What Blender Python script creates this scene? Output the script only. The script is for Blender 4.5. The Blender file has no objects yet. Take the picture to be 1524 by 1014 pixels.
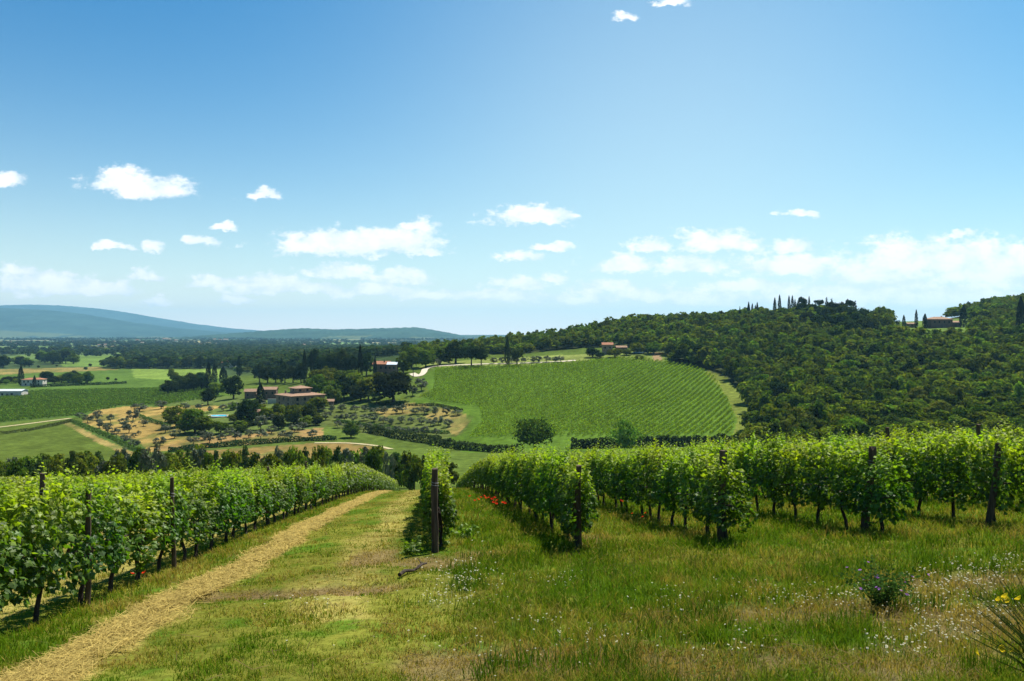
import bpy, math, random
import numpy as np
from mathutils import Vector, Matrix

# ------------------------------------------------------------------ camera, light, exposure
SC = bpy.context.scene
COL = SC.collection
F = 1185.0            # focal length in pixels of the 1524 px wide photograph
CX, HZ = 762.0, 495.0 # principal column, row of the true horizon
R = math.radians

cam_d = bpy.data.cameras.new("camera")
cam_d.sensor_width = 36.0
cam_d.lens = F / 1524.0 * 36.0
cam_d.clip_start = 0.05
cam_d.clip_end = 60000.0
cam = bpy.data.objects.new("camera", cam_d)
COL.objects.link(cam)
cam.location = (0, 0, 0)
cam.rotation_euler = (R(90) - math.atan((507 - HZ) / F), 0, 0)
SC.camera = cam

SUN_AZ, SUN_EL = R(38), R(61)      # azimuth to the right of the view, elevation
SC.view_settings.view_transform = 'Standard'
SC.view_settings.look = 'None'
SC.view_settings.gamma = 1.0
SC.view_settings.exposure = 0.9
SC.cycles.use_denoising = True
SC.cycles.max_bounces = 5
SC.cycles.diffuse_bounces = 2
SC.cycles.glossy_bounces = 2
SC.cycles.transmission_bounces = 3
SC.cycles.volume_bounces = 0
SC.cycles.transparent_max_bounces = 8
SC.cycles.sample_clamp_indirect = 4.0
SC.cycles.use_fast_gi = False

sun_d = bpy.data.lights.new("sun", 'SUN')
sun_d.energy = 4.9
sun_d.angle = R(0.5)
sun_d.color = (1.0, 0.95, 0.86)
sun = bpy.data.objects.new("sun", sun_d)
COL.objects.link(sun)
to_sun = Vector((math.sin(SUN_AZ) * math.cos(SUN_EL), math.cos(SUN_AZ) * math.cos(SUN_EL), math.sin(SUN_EL)))
sun.rotation_euler = to_sun.to_track_quat('Z', 'Y').to_euler()
sun.location = (20, 20, 60)

CLOUDS = [  # column, row, half width, half height in the photograph's own angles
    (8, 270, 26, 11), (180, 272, 55, 18), (228, 282, 56, 20), (393, 292, 23, 9), (334, 336, 21, 6), (295, 361, 28, 10),
    (165, 367, 18, 7), (225, 366, 17, 11), (190, 371, 10, 6), (500, 364, 84, 21), (575, 361, 76, 22), (622, 339, 25, 11),
    (632, 376, 22, 9), (785, 326, 56, 15), (815, 320, 36, 12), (852, 322, 12, 4), (775, 384, 30, 9), (820, 367, 31, 7),
    (970, 367, 27, 12), (922, 395, 52, 14), (1070, 364, 62, 19), (1025, 398, 54, 14), (1172, 369, 33, 15),
    (1165, 398, 90, 16), (1187, 318, 28, 6), (1430, 348, 20, 6), (1395, 392, 140, 36), (1490, 402, 120, 38),
    (1300, 414, 90, 20), (900, 431, 48, 13), (970, 440, 66, 14), (1060, 447, 90, 14), (770, 423, 38, 13), (820, 413, 23, 8),
    (730, 441, 75, 10), (505, 404, 50, 14), (595, 413, 44, 12), (400, 421, 60, 12), (310, 422, 40, 10), (450, 432, 100, 10),
    (60, 422, 78, 17), (160, 431, 42, 12), (215, 413, 28, 9), (30, 405, 30, 9), (235, 449, 22, 5), (350, 448, 30, 6),
    (930, 31, 17, 7), (1000, 4, 22, 7), (1230, 440, 120, 18), (1420, 445, 130, 20), (640, 440, 60, 8), (1120, 428, 70, 12), (850, 446, 60, 10), (560, 432, 60, 12), (100, 436, 60, 9), (1330, 428, 80, 16),
]

world = bpy.data.worlds.new("World")
SC.world = world
world.use_nodes = True
def build_world():
    nt = world.node_tree
    nt.nodes.clear()
    N, L = nt.nodes.new, nt.links.new
    def val(s, v):
        if isinstance(v, (int, float)): s.default_value = v
        elif isinstance(v, tuple): s.default_value = v
        else: L(v, s)
    def math_(op, a, b=None, c=None, clamp=False):
        n = N('ShaderNodeMath'); n.operation = op; n.use_clamp = clamp
        val(n.inputs[0], a)
        if b is not None: val(n.inputs[1], b)
        if c is not None: val(n.inputs[2], c)
        return n.outputs[0]
    def vec(op, a, b=None):
        n = N('ShaderNodeVectorMath'); n.operation = op
        val(n.inputs[0], a)
        if b is not None: val(n.inputs[1], b)
        return n
    def mix(f, a, b):
        n = N('ShaderNodeMix'); n.data_type = 'RGBA'
        val(n.inputs[0], f); val(n.inputs[6], a); val(n.inputs[7], b)
        return n.outputs[2]
    sky = N('ShaderNodeTexSky'); sky.sky_type = 'NISHITA'; sky.sun_disc = False
    sky.sun_elevation = SUN_EL; sky.sun_rotation = SUN_AZ
    sky.air_density = 1.0; sky.dust_density = 0.6; sky.ozone_density = 2.0; sky.altitude = 250
    hsv = N('ShaderNodeHueSaturation')
    hsv.inputs['Saturation'].default_value = SKY_SAT
    hsv.inputs['Hue'].default_value = SKY_HUE
    L(sky.outputs[0], hsv.inputs['Color'])
    skyc = vec('MULTIPLY', hsv.outputs[0], SKY_GAIN).outputs[0]
    # paler air towards the horizon
    tc0 = N('ShaderNodeTexCoord'); s0 = N('ShaderNodeSeparateXYZ'); L(tc0.outputs['Generated'], s0.inputs[0])
    hz = math_('POWER', 2.718, math_('MULTIPLY', math_('MAXIMUM', s0.outputs[2], 0.0), -9.0))
    skyc = mix(math_('MULTIPLY', hz, 1.0), skyc, (11.8, 10.4, 9.0, 1))
    # broad glow painted into the sky colour for forward scatter and edge vignetting
    dt = vec('DOT_PRODUCT', vec('NORMALIZE', tc0.outputs['Generated']).outputs[0], (math.sin(R(12)) * math.cos(R(12)), math.cos(R(12)) * math.cos(R(12)), math.sin(R(12)))).outputs[1]
    skyc = mix(math_('MULTIPLY', math_('POWER', math_('MAXIMUM', dt, 0.0), 17.0), 0.36), skyc, (7.4, 8.7, 8.2, 1))
    # clouds: a band of small fair-weather cumulus, laid out on the sky by direction
    tc = N('ShaderNodeTexCoord')
    sep = N('ShaderNodeSeparateXYZ'); L(tc.outputs['Generated'], sep.inputs[0])
    y = math_('MAXIMUM', sep.outputs[1], 0.05)
    a = math_('DIVIDE', sep.outputs[0], y)
    b = math_('DIVIDE', sep.outputs[2], y)
    com = N('ShaderNodeCombineXYZ'); L(a, com.inputs[0]); L(b, com.inputs[1])
    uv = com.outputs[0]
    st = vec('MULTIPLY', uv, (1.0, 1.7, 1.0)).outputs[0]
    nz = N('ShaderNodeTexNoise'); nz.inputs['Scale'].default_value = 24; nz.inputs['Detail'].default_value = 9
    nz.inputs['Roughness'].default_value = 0.62
    L(st, nz.inputs['Vector'])
    nf = N('ShaderNodeTexNoise'); nf.inputs['Scale'].default_value = 75; nf.inputs['Detail'].default_value = 6
    nf.inputs['Roughness'].default_value = 0.6
    L(st, nf.inputs['Vector'])
    warp = vec('MULTIPLY', vec('SUBTRACT', nz.outputs['Color'], (0.5, 0.5, 0.5)).outputs[0], (0.06, 0.03, 0.0)).outputs[0]
    uvw = vec('ADD', uv, warp).outputs[0]
    best = None
    for (px, py, w, h) in CLOUDS:
        c = ((px - CX) / F, (HZ - py) / F, 0.0)
        d = vec('MULTIPLY', vec('SUBTRACT', uvw, c).outputs[0], (F / w / 1.15, F / h / 1.2, 0.0)).outputs[0]
        sp = N('ShaderNodeSeparateXYZ'); L(d, sp.inputs[0])
        ln = vec('LENGTH', d).outputs[1]
        base = math_('MULTIPLY', sp.outputs[1], -1.7)          # flatter undersides
        m = math_('MAXIMUM', ln, base)
        best = m if best is None else math_('SMOOTH_MIN', best, m, 0.12)
    dens = math_('ADD', math_('SUBTRACT', 1.0, best), math_('MULTIPLY', math_('SUBTRACT', nz.outputs[0], 0.52), 1.6))
    dens = math_('ADD', math_('ADD', dens, 0.24), math_('MULTIPLY', math_('SUBTRACT', nf.outputs[0], 0.5), 1.3))
    mr = N('ShaderNodeMapRange'); mr.interpolation_type = 'SMOOTHSTEP'
    L(dens, mr.inputs[0]); mr.inputs[1].default_value = 0.02; mr.inputs[2].default_value = 0.66
    front = math_('GREATER_THAN', sep.outputs[1], 0.06)
    f = math_('MULTIPLY', math_('MULTIPLY', mr.outputs[0], front), 0.96)
    shade = N('ShaderNodeMapRange'); L(math_('ADD', nz.outputs[0], math_('MULTIPLY', dens, 0.12)), shade.inputs[0])
    shade.inputs[1].default_value = 0.42; shade.inputs[2].default_value = 0.68
    cc = mix(shade.outputs[0], (0.74, 0.82, 0.87, 1), (1.0, 1.0, 0.99, 1))
    bg = N('ShaderNodeBackground'); bg.inputs['Strength'].default_value = 0.066
    bc = N('ShaderNodeBackground'); bc.inputs['Strength'].default_value = 0.68
    L(skyc, bg.inputs[0]); L(cc, bc.inputs[0])
    ms = N('ShaderNodeMixShader'); L(f, ms.inputs[0]); L(bg.outputs[0], ms.inputs[1]); L(bc.outputs[0], ms.inputs[2])
    out = N('ShaderNodeOutputWorld'); L(ms.outputs[0], out.inputs[0])
SKY_SAT, SKY_HUE, SKY_GAIN = 1.55, 0.484, (0.02, 0.84, 0.96)
build_world()

# ------------------------------------------------------------------ helpers
rng = np.random.default_rng(7)
random.seed(7)

def tag(o, label=None, cat=None, group=None, kind=None):
    if label: o['label'] = label
    if cat: o['category'] = cat
    if group: o['group'] = group
    if kind: o['kind'] = kind
    return o

def mesh_np(name, V, T, tint=None, mats=(), midx=None, smooth=False):
    """V (n,3), T (m,3) or (m,4) index array"""
    me = bpy.data.meshes.new(name)
    V = np.ascontiguousarray(V, dtype=np.float32); T = np.ascontiguousarray(T, dtype=np.int32)
    k = T.shape[1]
    me.vertices.add(len(V)); me.vertices.foreach_set('co', V.ravel())
    me.loops.add(T.size); me.loops.foreach_set('vertex_index', T.ravel())
    me.polygons.add(len(T))
    me.polygons.foreach_set('loop_start', np.arange(0, T.size, k, dtype=np.int32))
    try: me.polygons.foreach_set('loop_total', np.full(len(T), k, dtype=np.int32))
    except Exception: pass
    for m in mats: me.materials.append(m)
    if midx is not None: me.polygons.foreach_set('material_index', np.asarray(midx, dtype=np.int32))
    me.polygons.foreach_set('use_smooth', np.full(len(T), bool(smooth)))
    me.update(calc_edges=True)
    if tint is not None:
        at = me.color_attributes.new('tint', 'FLOAT_COLOR', 'POINT')
        c = np.ones((len(V), 4), dtype=np.float32); c[:, :3] = tint
        at.data.foreach_set('color', c.ravel())
    return me

def obj(name, me, parent=None, loc=(0, 0, 0), rot=(0, 0, 0), scale=(1, 1, 1)):
    o = bpy.data.objects.new(name, me)
    COL.objects.link(o)
    if parent is not None: o.parent = parent
    o.location = loc; o.rotation_euler = rot; o.scale = scale
    return o

def empty(name, loc=(0, 0, 0), rz=0.0, scale=1.0):
    o = bpy.data.objects.new(name, None)
    COL.objects.link(o)
    o.empty_display_size = 0.2
    o.location = loc; o.rotation_euler = (0, 0, rz)
    o.scale = (scale,) * 3 if isinstance(scale, (int, float)) else scale
    return o

class Acc:
    """collects triangles with a tint"""
    def __init__(s): s.V, s.T, s.C, s.M, s.n = [], [], [], [], 0
    def add(s, V, T, C, m=0):
        V = np.asarray(V, dtype=np.float64); T = np.asarray(T, dtype=np.int64)
        C = np.broadcast_to(np.asarray(C, dtype=np.float64), (len(V), 3))
        s.V.append(V); s.T.append(T + s.n); s.C.append(C); s.M.append(np.full(len(T), m)); s.n += len(V)
    def out(s): return np.concatenate(s.V), np.concatenate(s.T), np.concatenate(s.C), np.concatenate(s.M)
    def mesh(s, name, mats, smooth=False):
        V, T, C, M = s.out()
        return mesh_np(name, V, T, C, mats, M, smooth)

def tube(pts, rad, k=6, cap=True):
    pts = np.asarray(pts, float); rad = np.broadcast_to(np.asarray(rad, float), (len(pts),))
    n = len(pts); V = []; T = []
    d = np.gradient(pts, axis=0)
    for i in range(n):
        t = d[i] / (np.linalg.norm(d[i]) + 1e-9)
        up = np.array([0, 0, 1.0]) if abs(t[2]) < 0.9 else np.array([1.0, 0, 0])
        a = np.cross(t, up); a /= np.linalg.norm(a); b = np.cross(t, a)
        for j in range(k):
            th = 2 * math.pi * j / k
            V.append(pts[i] + rad[i] * (math.cos(th) * a + math.sin(th) * b))
    for i in range(n - 1):
        for j in range(k):
            p, q = i * k + j, i * k + (j + 1) % k
            T += [(p, q, q + k), (p, q + k, p + k)]
    if cap:
        for base, o in ((0, 1), ((n - 1) * k, -1)):
            V.append(np.mean(V[base:base + k], axis=0)); c = len(V) - 1
            for j in range(k):
                T.append((c, base + j, base + (j + 1) % k))
    return np.array(V), np.array(T)

def unit(v): return v / (np.linalg.norm(v, axis=-1, keepdims=True) + 1e-9)

def diamonds(P, Nrm, size, r, aspect=0.6, fold=0.0):
    """leaf-like rhombi at points P facing Nrm"""
    n = len(P)
    t = unit(np.cross(Nrm, r.normal(size=(n, 3)))); b = unit(np.cross(Nrm, t))
    s = np.broadcast_to(size, (n,))[:, None]
    V = np.stack([P - t * s, P + b * s * aspect + Nrm * s * fold, P + t * s, P - b * s * aspect + Nrm * s * fold], axis=1).reshape(-1, 3)
    i = np.arange(n)[:, None] * 4
    T = np.concatenate([i + [[0, 1, 2]], i + [[0, 2, 3]]])
    return V, T

# hashed value noise on arrays
def _h(ix, iy, seed):
    n = (ix.astype(np.int64) * 374761393 + iy.astype(np.int64) * 668265263 + seed * 1442695041) & 0x7fffffff
    n = ((n ^ (n >> 13)) * 1274126177) & 0x7fffffff
    return ((n ^ (n >> 16)) & 0xffff) / 65535.0
def vnoise(x, y, seed=0):
    ix, iy = np.floor(x), np.floor(y); fx, fy = x - ix, y - iy
    fx = fx * fx * (3 - 2 * fx); fy = fy * fy * (3 - 2 * fy)
    a, b = _h(ix, iy, seed), _h(ix + 1, iy, seed); c, d = _h(ix, iy + 1, seed), _h(ix + 1, iy + 1, seed)
    return (a * (1 - fx) + b * fx) * (1 - fy) + (c * (1 - fx) + d * fx) * fy
def fbm(x, y, seed=0, oct=4):
    s = 0; a = 0.5; t = 0
    for o in range(oct):
        s = s + a * vnoise(x * 2 ** o, y * 2 ** o, seed + o * 17); t += a; a *= 0.5
    return s / t
def sstep(a, b, x):
    t = np.clip((x - a) / (b - a), 0, 1); return t * t * (3 - 2 * t)
def inpoly(px, py, poly):
    px = np.asarray(px, float); py = np.asarray(py, float)
    c = np.zeros(px.shape, bool); n = len(poly)
    for i in range(n):
        x0, y0 = poly[i]; x1, y1 = poly[(i + 1) % n]
        if y0 == y1: continue
        m = ((y0 > py) != (y1 > py)) & (px < (x1 - x0) * (py - y0) / (y1 - y0) + x0)
        c ^= m
    return c

# ------------------------------------------------------------------ terrain heights (camera eye is z = 0)
_ny = np.arange(-40, 260, 0.25)
_nz = np.interp(_ny, [-40, -3, 0, 6.5, 9.7, 15.4, 23.5, 40, 52.7, 98, 125, 150, 200, 260],
                [3.0, -1.15, -1.65, -2.84, -3.38, -4.26, -5.48, -8.15, -10.4, -20, -25.6, -30, -36, -40])
_k = np.exp(-0.5 * (np.arange(-24, 25) / 9.0) ** 2); _k /= _k.sum()
_nz = np.convolve(np.pad(_nz, 24, mode='edge'), _k, mode='valid')
def near_z(X, Y):
    s = X + 0.095 * Y
    z = np.interp(Y, _ny, _nz)
    z = z + 0.055 * np.clip(s - 2, 0, 14) * sstep(2, 14, Y) * (1 - sstep(50, 120, Y))
    z = z - 0.052 * np.clip(-s - 0.5, 0, 22) * sstep(1, 8, Y) * (1 - 0.6 * sstep(30, 90, Y))
    return z
FLAT = -45.5
PROF = {  # photograph column -> (distance, photograph row) pairs of the bare ground
    0:    [(300, 672), (330, 657), (390, 633), (510, 601), (600, 585.2), (720, 570), (1080, 545)],
    200:  [(300, 672), (340, 655), (380, 638), (420, 623), (500, 603), (600, 585), (800, 562), (1100, 544)],
    330:  [(300, 668), (330, 650), (360, 632), (390, 619), (430, 607), (500, 592), (600, 572), (800, 556), (1100, 541), (1600, 529)],
    440:  [(300, 665), (330, 648), (360, 630), (390, 612), (410, 603), (450, 592), (500, 580), (600, 562), (700, 552), (900, 541), (1200, 533), (1600, 527.5)],
    560:  [(300, 662), (340, 642), (390, 612), (430, 587), (470, 566), (520, 549), (600, 540), (700, 534), (900, 531), (1200, 528), (1600, 524.5)],
    640:  [(300, 664), (340, 640), (390, 605), (440, 575), (470, 554), (490, 546), (520, 543), (600, 534), (700, 526), (760, 524), (900, 531), (1200, 530), (1600, 526)],
    700:  [(290, 665), (330, 638), (390, 598), (440, 566), (470, 547), (485, 543), (520, 537), (600, 529), (700, 520), (760, 519), (900, 530), (1200, 531)],
    800:  [(290, 662), (330, 635), (390, 595), (440, 563), (475, 544), (490, 539), (520, 533), (600, 520), (700, 510), (760, 510), (900, 525), (1300, 533)],
    950:  [(290, 658), (330, 630), (390, 590), (440, 558), (480, 538), (500, 530), (560, 514), (650, 488), (700, 484), (800, 500), (1000, 525), (1300, 533)],
    1060: [(290, 656), (330, 628), (390, 588), (440, 556), (480, 539), (520, 523), (580, 500), (640, 480), (680, 478), (800, 500), (1000, 525)],
    1120: [(280, 656), (330, 625), (390, 585), (440, 556), (500, 528), (560, 500), (610, 481), (650, 476), (700, 482), (900, 520)],
    1190: [(220, 680), (280, 645), (350, 596), (430, 546), (500, 510), (560, 480), (600, 464), (630, 459), (680, 470), (900, 515)],
    1250: [(220, 680), (280, 645), (350, 596), (430, 546), (500, 510), (560, 484), (600, 468), (630, 464), (680, 474), (900, 515)],
    1310: [(220, 680), (280, 643), (350, 592), (430, 540), (500, 506), (540, 493), (600, 483), (650, 479), (700, 482), (900, 515)],
    1400: [(220, 680), (280, 640), (350, 588), (430, 535), (500, 499), (530, 487.5), (560, 487), (600, 482), (680, 476), (760, 480), (900, 505)],
    1524: [(220, 680), (280, 638), (350, 585), (430, 532), (500, 497), (530, 489), (560, 484), (620, 466), (700, 451), (760, 455), (900, 480)],
    1800: [(220, 675), (280, 630), (350, 575), (430, 520), (500, 480), (560, 462), (640, 436), (720, 425), (780, 428), (900, 450)],
}
_gl = np.linspace(math.log(60), math.log(32000), 540)
_gp = np.arange(-1400, 2900.1, 20.0)
def _build_grid():
    cols = sorted(PROF); Z = []
    for c in cols:
        d = np.array([p[0] for p in PROF[c]], float); z = np.array([(HZ - p[1]) / F * p[0] for p in PROF[c]])
        d0 = [60, 98, 125, 150, 200, 250]; z0 = [-12, -20, -25.6, -30, -36, -39.3]
        m = [i for i in range(6) if d0[i] < d[0] - 15]
        d = np.concatenate([[d0[i] for i in m], d, [2300, 32000]]); z = np.concatenate([[z0[i] for i in m], z, [FLAT, FLAT]])
        Z.append(np.interp(_gl, np.log(d), z))
    Z = np.array(Z)
    G = np.array([np.interp(_gp, cols, Z[:, i]) for i in range(len(_gl))])   # [lnY, px]
    def g1(A, sg, ax):
        r = int(3 * sg) + 1; k = np.exp(-0.5 * (np.arange(-r, r + 1) / sg) ** 2); k /= k.sum()
        P = np.pad(A, [(r, r) if i == ax else (0, 0) for i in range(2)], mode='edge')
        return np.apply_along_axis(lambda v: np.convolve(v, k, mode='valid'), ax, P)
    return g1(g1(G, 1.8, 0), 1.3, 1)
_G = _build_grid()
def gz(X, Y):
    X = np.asarray(X, float); Y = np.asarray(Y, float)
    nz_ = near_z(X, Y)
    Yc = np.maximum(Y, 60.0)
    px = CX + F * X / Yc
    fi = (np.log(Yc) - _gl[0]) / (_gl[1] - _gl[0]); fi = np.clip(fi, 0, len(_gl) - 1.001)
    fj = np.clip((px - _gp[0]) / 20.0, 0, len(_gp) - 1.001)
    i = fi.astype(int); j = fj.astype(int); a = fi - i; b = fj - j
    far = (_G[i, j] * (1 - a) + _G[i + 1, j] * a) * (1 - b) + (_G[i, j + 1] * (1 - a) + _G[i + 1, j + 1] * a) * b
    w = sstep(110, 170, Y)
    return nz_ * (1 - w) + far * w
def gz1(x, y): return float(gz(np.array([x]), np.array([y]))[0])
def hit(px, py, y0=120.0, y1=9000.0):
    """point of the ground seen at a photograph pixel, beyond distance y0"""
    Y = np.exp(np.linspace(math.log(y0), math.log(y1), 2600))
    X = (px - CX) / F * Y
    d = gz(X, Y) - (HZ - py) / F * Y
    k = np.argmax(d > 0) if (d > 0).any() else len(Y) - 1
    return float(X[k]), float(Y[k]), gz1(X[k], Y[k])
def ray(px, Y): return (px - CX) / F * Y

# ------------------------------------------------------------------ materials
def newmat(name):
    m = bpy.data.materials.new(name); m.use_nodes = True
    nt = m.node_tree; nt.nodes.clear()
    return m, nt, nt.nodes.new, nt.links.new
def foliage_mat(name, trans=0.3, gloss=0.06, rough=0.45, jitter=0.35, tgain=(1.1, 1.25, 0.55), hue=0.02):
    m, nt, N, L = newmat(name)
    at = N('ShaderNodeAttribute'); at.attribute_name = 'tint'
    oi = N('ShaderNodeObjectInfo')
    hs = N('ShaderNodeHueSaturation'); L(at.outputs['Color'], hs.inputs['Color'])
    mv = N('ShaderNodeMapRange'); L(oi.outputs['Random'], mv.inputs[0]); mv.inputs[3].default_value = 1 - jitter; mv.inputs[4].default_value = 1 + jitter
    L(mv.outputs[0], hs.inputs['Value'])
    mm = N('ShaderNodeMath'); mm.operation = 'MULTIPLY'; mm.inputs[1].default_value = 7.31; L(oi.outputs['Random'], mm.inputs[0])
    fr = N('ShaderNodeMath'); fr.operation = 'FRACT'; L(mm.outputs[0], fr.inputs[0])
    mh = N('ShaderNodeMapRange'); L(fr.outputs[0], mh.inputs[0]); mh.inputs[3].default_value = 0.5 - hue; mh.inputs[4].default_value = 0.5 + hue
    L(mh.outputs[0], hs.inputs['Hue'])
    d = N('ShaderNodeBsdfDiffuse'); L(hs.outputs[0], d.inputs[0])
    t = N('ShaderNodeBsdfTranslucent')
    tm = N('ShaderNodeVectorMath'); tm.operation = 'MULTIPLY'; tm.inputs[1].default_value = tgain
    L(hs.outputs[0], tm.inputs[0]); L(tm.outputs[0], t.inputs[0])
    mx = N('ShaderNodeMixShader'); mx.inputs[0].default_value = trans; L(d.outputs[0], mx.inputs[1]); L(t.outputs[0], mx.inputs[2])
    o = N('ShaderNodeOutputMaterial')
    if gloss > 0:
        g = N('ShaderNodeBsdfGlossy'); g.inputs['Roughness'].default_value = rough; g.inputs[0].default_value = (0.9, 0.95, 0.9, 1)
        m2 = N('ShaderNodeMixShader'); m2.inputs[0].default_value = gloss; L(mx.outputs[0], m2.inputs[1]); L(g.outputs[0], m2.inputs[2])
        L(m2.outputs[0], o.inputs[0])
    else: L(mx.outputs[0], o.inputs[0])
    return m
def rough_mat(name, c1, c2, scale=3.0, rough=0.9, detail=6, bump=0.0, stretch=(1, 1, 1)):
    m, nt, N, L = newmat(name)
    tc = N('ShaderNodeTexCoord'); mp = N('ShaderNodeMapping'); mp.inputs['Scale'].default_value = stretch
    L(tc.outputs['Object'], mp.inputs[0])
    n = N('ShaderNodeTexNoise'); n.inputs['Scale'].default_value = scale; n.inputs['Detail'].default_value = detail; L(mp.outputs[0], n.inputs['Vector'])
    r = N('ShaderNodeValToRGB'); r.color_ramp.elements[0].position = 0.3; r.color_ramp.elements[1].position = 0.7
    r.color_ramp.elements[0].color = (*c1, 1); r.color_ramp.elements[1].color = (*c2, 1); L(n.outputs[0], r.inputs[0])
    p = N('ShaderNodeBsdfPrincipled'); p.inputs['Roughness'].default_value = rough; L(r.outputs[0], p.inputs['Base Color'])
    p.inputs['Specular IOR Level'].default_value = 0.2
    if bump:
        b = N('ShaderNodeBump'); b.inputs['Strength'].default_value = bump; b.inputs['Distance'].default_value = 0.05
        L(n.outputs[0], b.inputs['Height']); L(b.outputs[0], p.inputs['Normal'])
    o = N('ShaderNodeOutputMaterial'); L(p.outputs[0], o.inputs[0])
    return m
def tint_mat(name, rough=0.8, spec=0.2, noise=0.0, nscale=4.0):
    m, nt, N, L = newmat(name)
    at = N('ShaderNodeAttribute'); at.attribute_name = 'tint'
    p = N('ShaderNodeBsdfPrincipled'); p.inputs['Roughness'].default_value = rough; p.inputs['Specular IOR Level'].default_value = spec
    L(at.outputs['Color'], p.inputs['Base Color'])
    o = N('ShaderNodeOutputMaterial'); L(p.outputs[0], o.inputs[0])
    return m

M = {}
M['vine_leaf'] = foliage_mat('vine_leaf', trans=0.55, gloss=0.02, rough=0.5, jitter=0.15, tgain=(1.15, 1.3, 0.3))
M['tree_leaf'] = foliage_mat('tree_leaf', trans=0.4, gloss=0.0, jitter=0.42, hue=0.03)
M['wood_leaf'] = foliage_mat('woodland_leaf', trans=0.4, gloss=0.0, jitter=0.0, hue=0.0)
M['olive_leaf'] = foliage_mat('olive_leaf', trans=0.25, gloss=0.02, jitter=0.2, tgain=(1, 1, 0.8))
M['grass'] = foliage_mat('grass_blade', trans=0.4, gloss=0.0, jitter=0.0, hue=0.0, tgain=(1.1, 1.1, 0.6))
M['petal'] = foliage_mat('petal', trans=0.35, gloss=0.0, jitter=0.0, hue=0.0, tgain=(1, 1, 1))
M['bark'] = rough_mat('bark', (0.018, 0.012, 0.009), (0.06, 0.042, 0.03), 14, bump=0.6, stretch=(1, 1, 0.25))
M['stake'] = rough_mat('weathered_stake', (0.03, 0.02, 0.013), (0.12, 0.08, 0.05), 16, bump=0.6, stretch=(1, 1, 0.12))
M['stone'] = rough_mat('stone_wall', (0.16, 0.11, 0.07), (0.32, 0.24, 0.155), 1.6, bump=0.4)
M['darkstone'] = rough_mat('old_brick_wall', (0.10, 0.06, 0.045), (0.2, 0.13, 0.09), 1.8, bump=0.4)
M['plaster'] = rough_mat('pale_plaster', (0.4, 0.37, 0.31), (0.54, 0.5, 0.43), 1.2)
M['tile'] = rough_mat('terracotta_tile', (0.17, 0.095, 0.058), (0.36, 0.225, 0.14), 2.2, detail=10, bump=0.5)
M['redtile'] = rough_mat('orange_tile', (0.22, 0.09, 0.045), (0.35, 0.16, 0.085), 2.2, detail=10, bump=0.5)
M['pane'] = rough_mat('window_pane', (0.012, 0.014, 0.016), (0.03, 0.035, 0.04), 1.0, rough=0.15)
M['frame'] = rough_mat('window_frame', (0.09, 0.065, 0.045), (0.13, 0.1, 0.07), 5.0)
M['metalroof'] = rough_mat('pale_metal_roof', (0.5, 0.55, 0.6), (0.62, 0.66, 0.7), 3.0, rough=0.35)
M['gravel'] = rough_mat('pale_gravel', (0.42, 0.36, 0.26), (0.56, 0.49, 0.38), 0.8)
M['track'] = rough_mat('dry_track', (0.30, 0.25, 0.13), (0.44, 0.37, 0.2), 0.6)
M['paving'] = rough_mat('pool_paving', (0.46, 0.36, 0.27), (0.6, 0.5, 0.4), 1.0)
M['tinted'] = tint_mat('tinted')
# ------------------------------------------------------------------ zones of the far ground (traced at their real distances on the slope)
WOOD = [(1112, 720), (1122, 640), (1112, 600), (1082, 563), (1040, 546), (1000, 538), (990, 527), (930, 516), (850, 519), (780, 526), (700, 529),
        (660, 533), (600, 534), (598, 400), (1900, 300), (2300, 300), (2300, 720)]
CLEARING = [(1325, 474), (1440, 474), (1452, 490), (1438, 506), (1372, 509), (1325, 500)]
VINEYARD = [(648, 549), (700, 547), (800, 544), (870, 538), (935, 533), (990, 539), (1035, 545), (1062, 562), (1080, 590), (1094, 622),
            (1091, 646), (985, 652), (880, 650), (780, 652), (698, 653), (718, 628), (712, 607), (640, 597), (622, 590), (645, 580)]
LEFTVINES = [(-260, 645), (0, 630), (105, 620), (180, 605), (250, 602), (325, 592), (325, 577), (60, 582), (0, 592), (-260, 605)]
PLAINWOOD = [(150, 549), (190, 532), (200, 518.5), (330, 517.5), (480, 517.5), (600, 519.5), (612, 530), (590, 541), (480, 548), (400, 552), (330, 549), (230, 549.5)]
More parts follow.
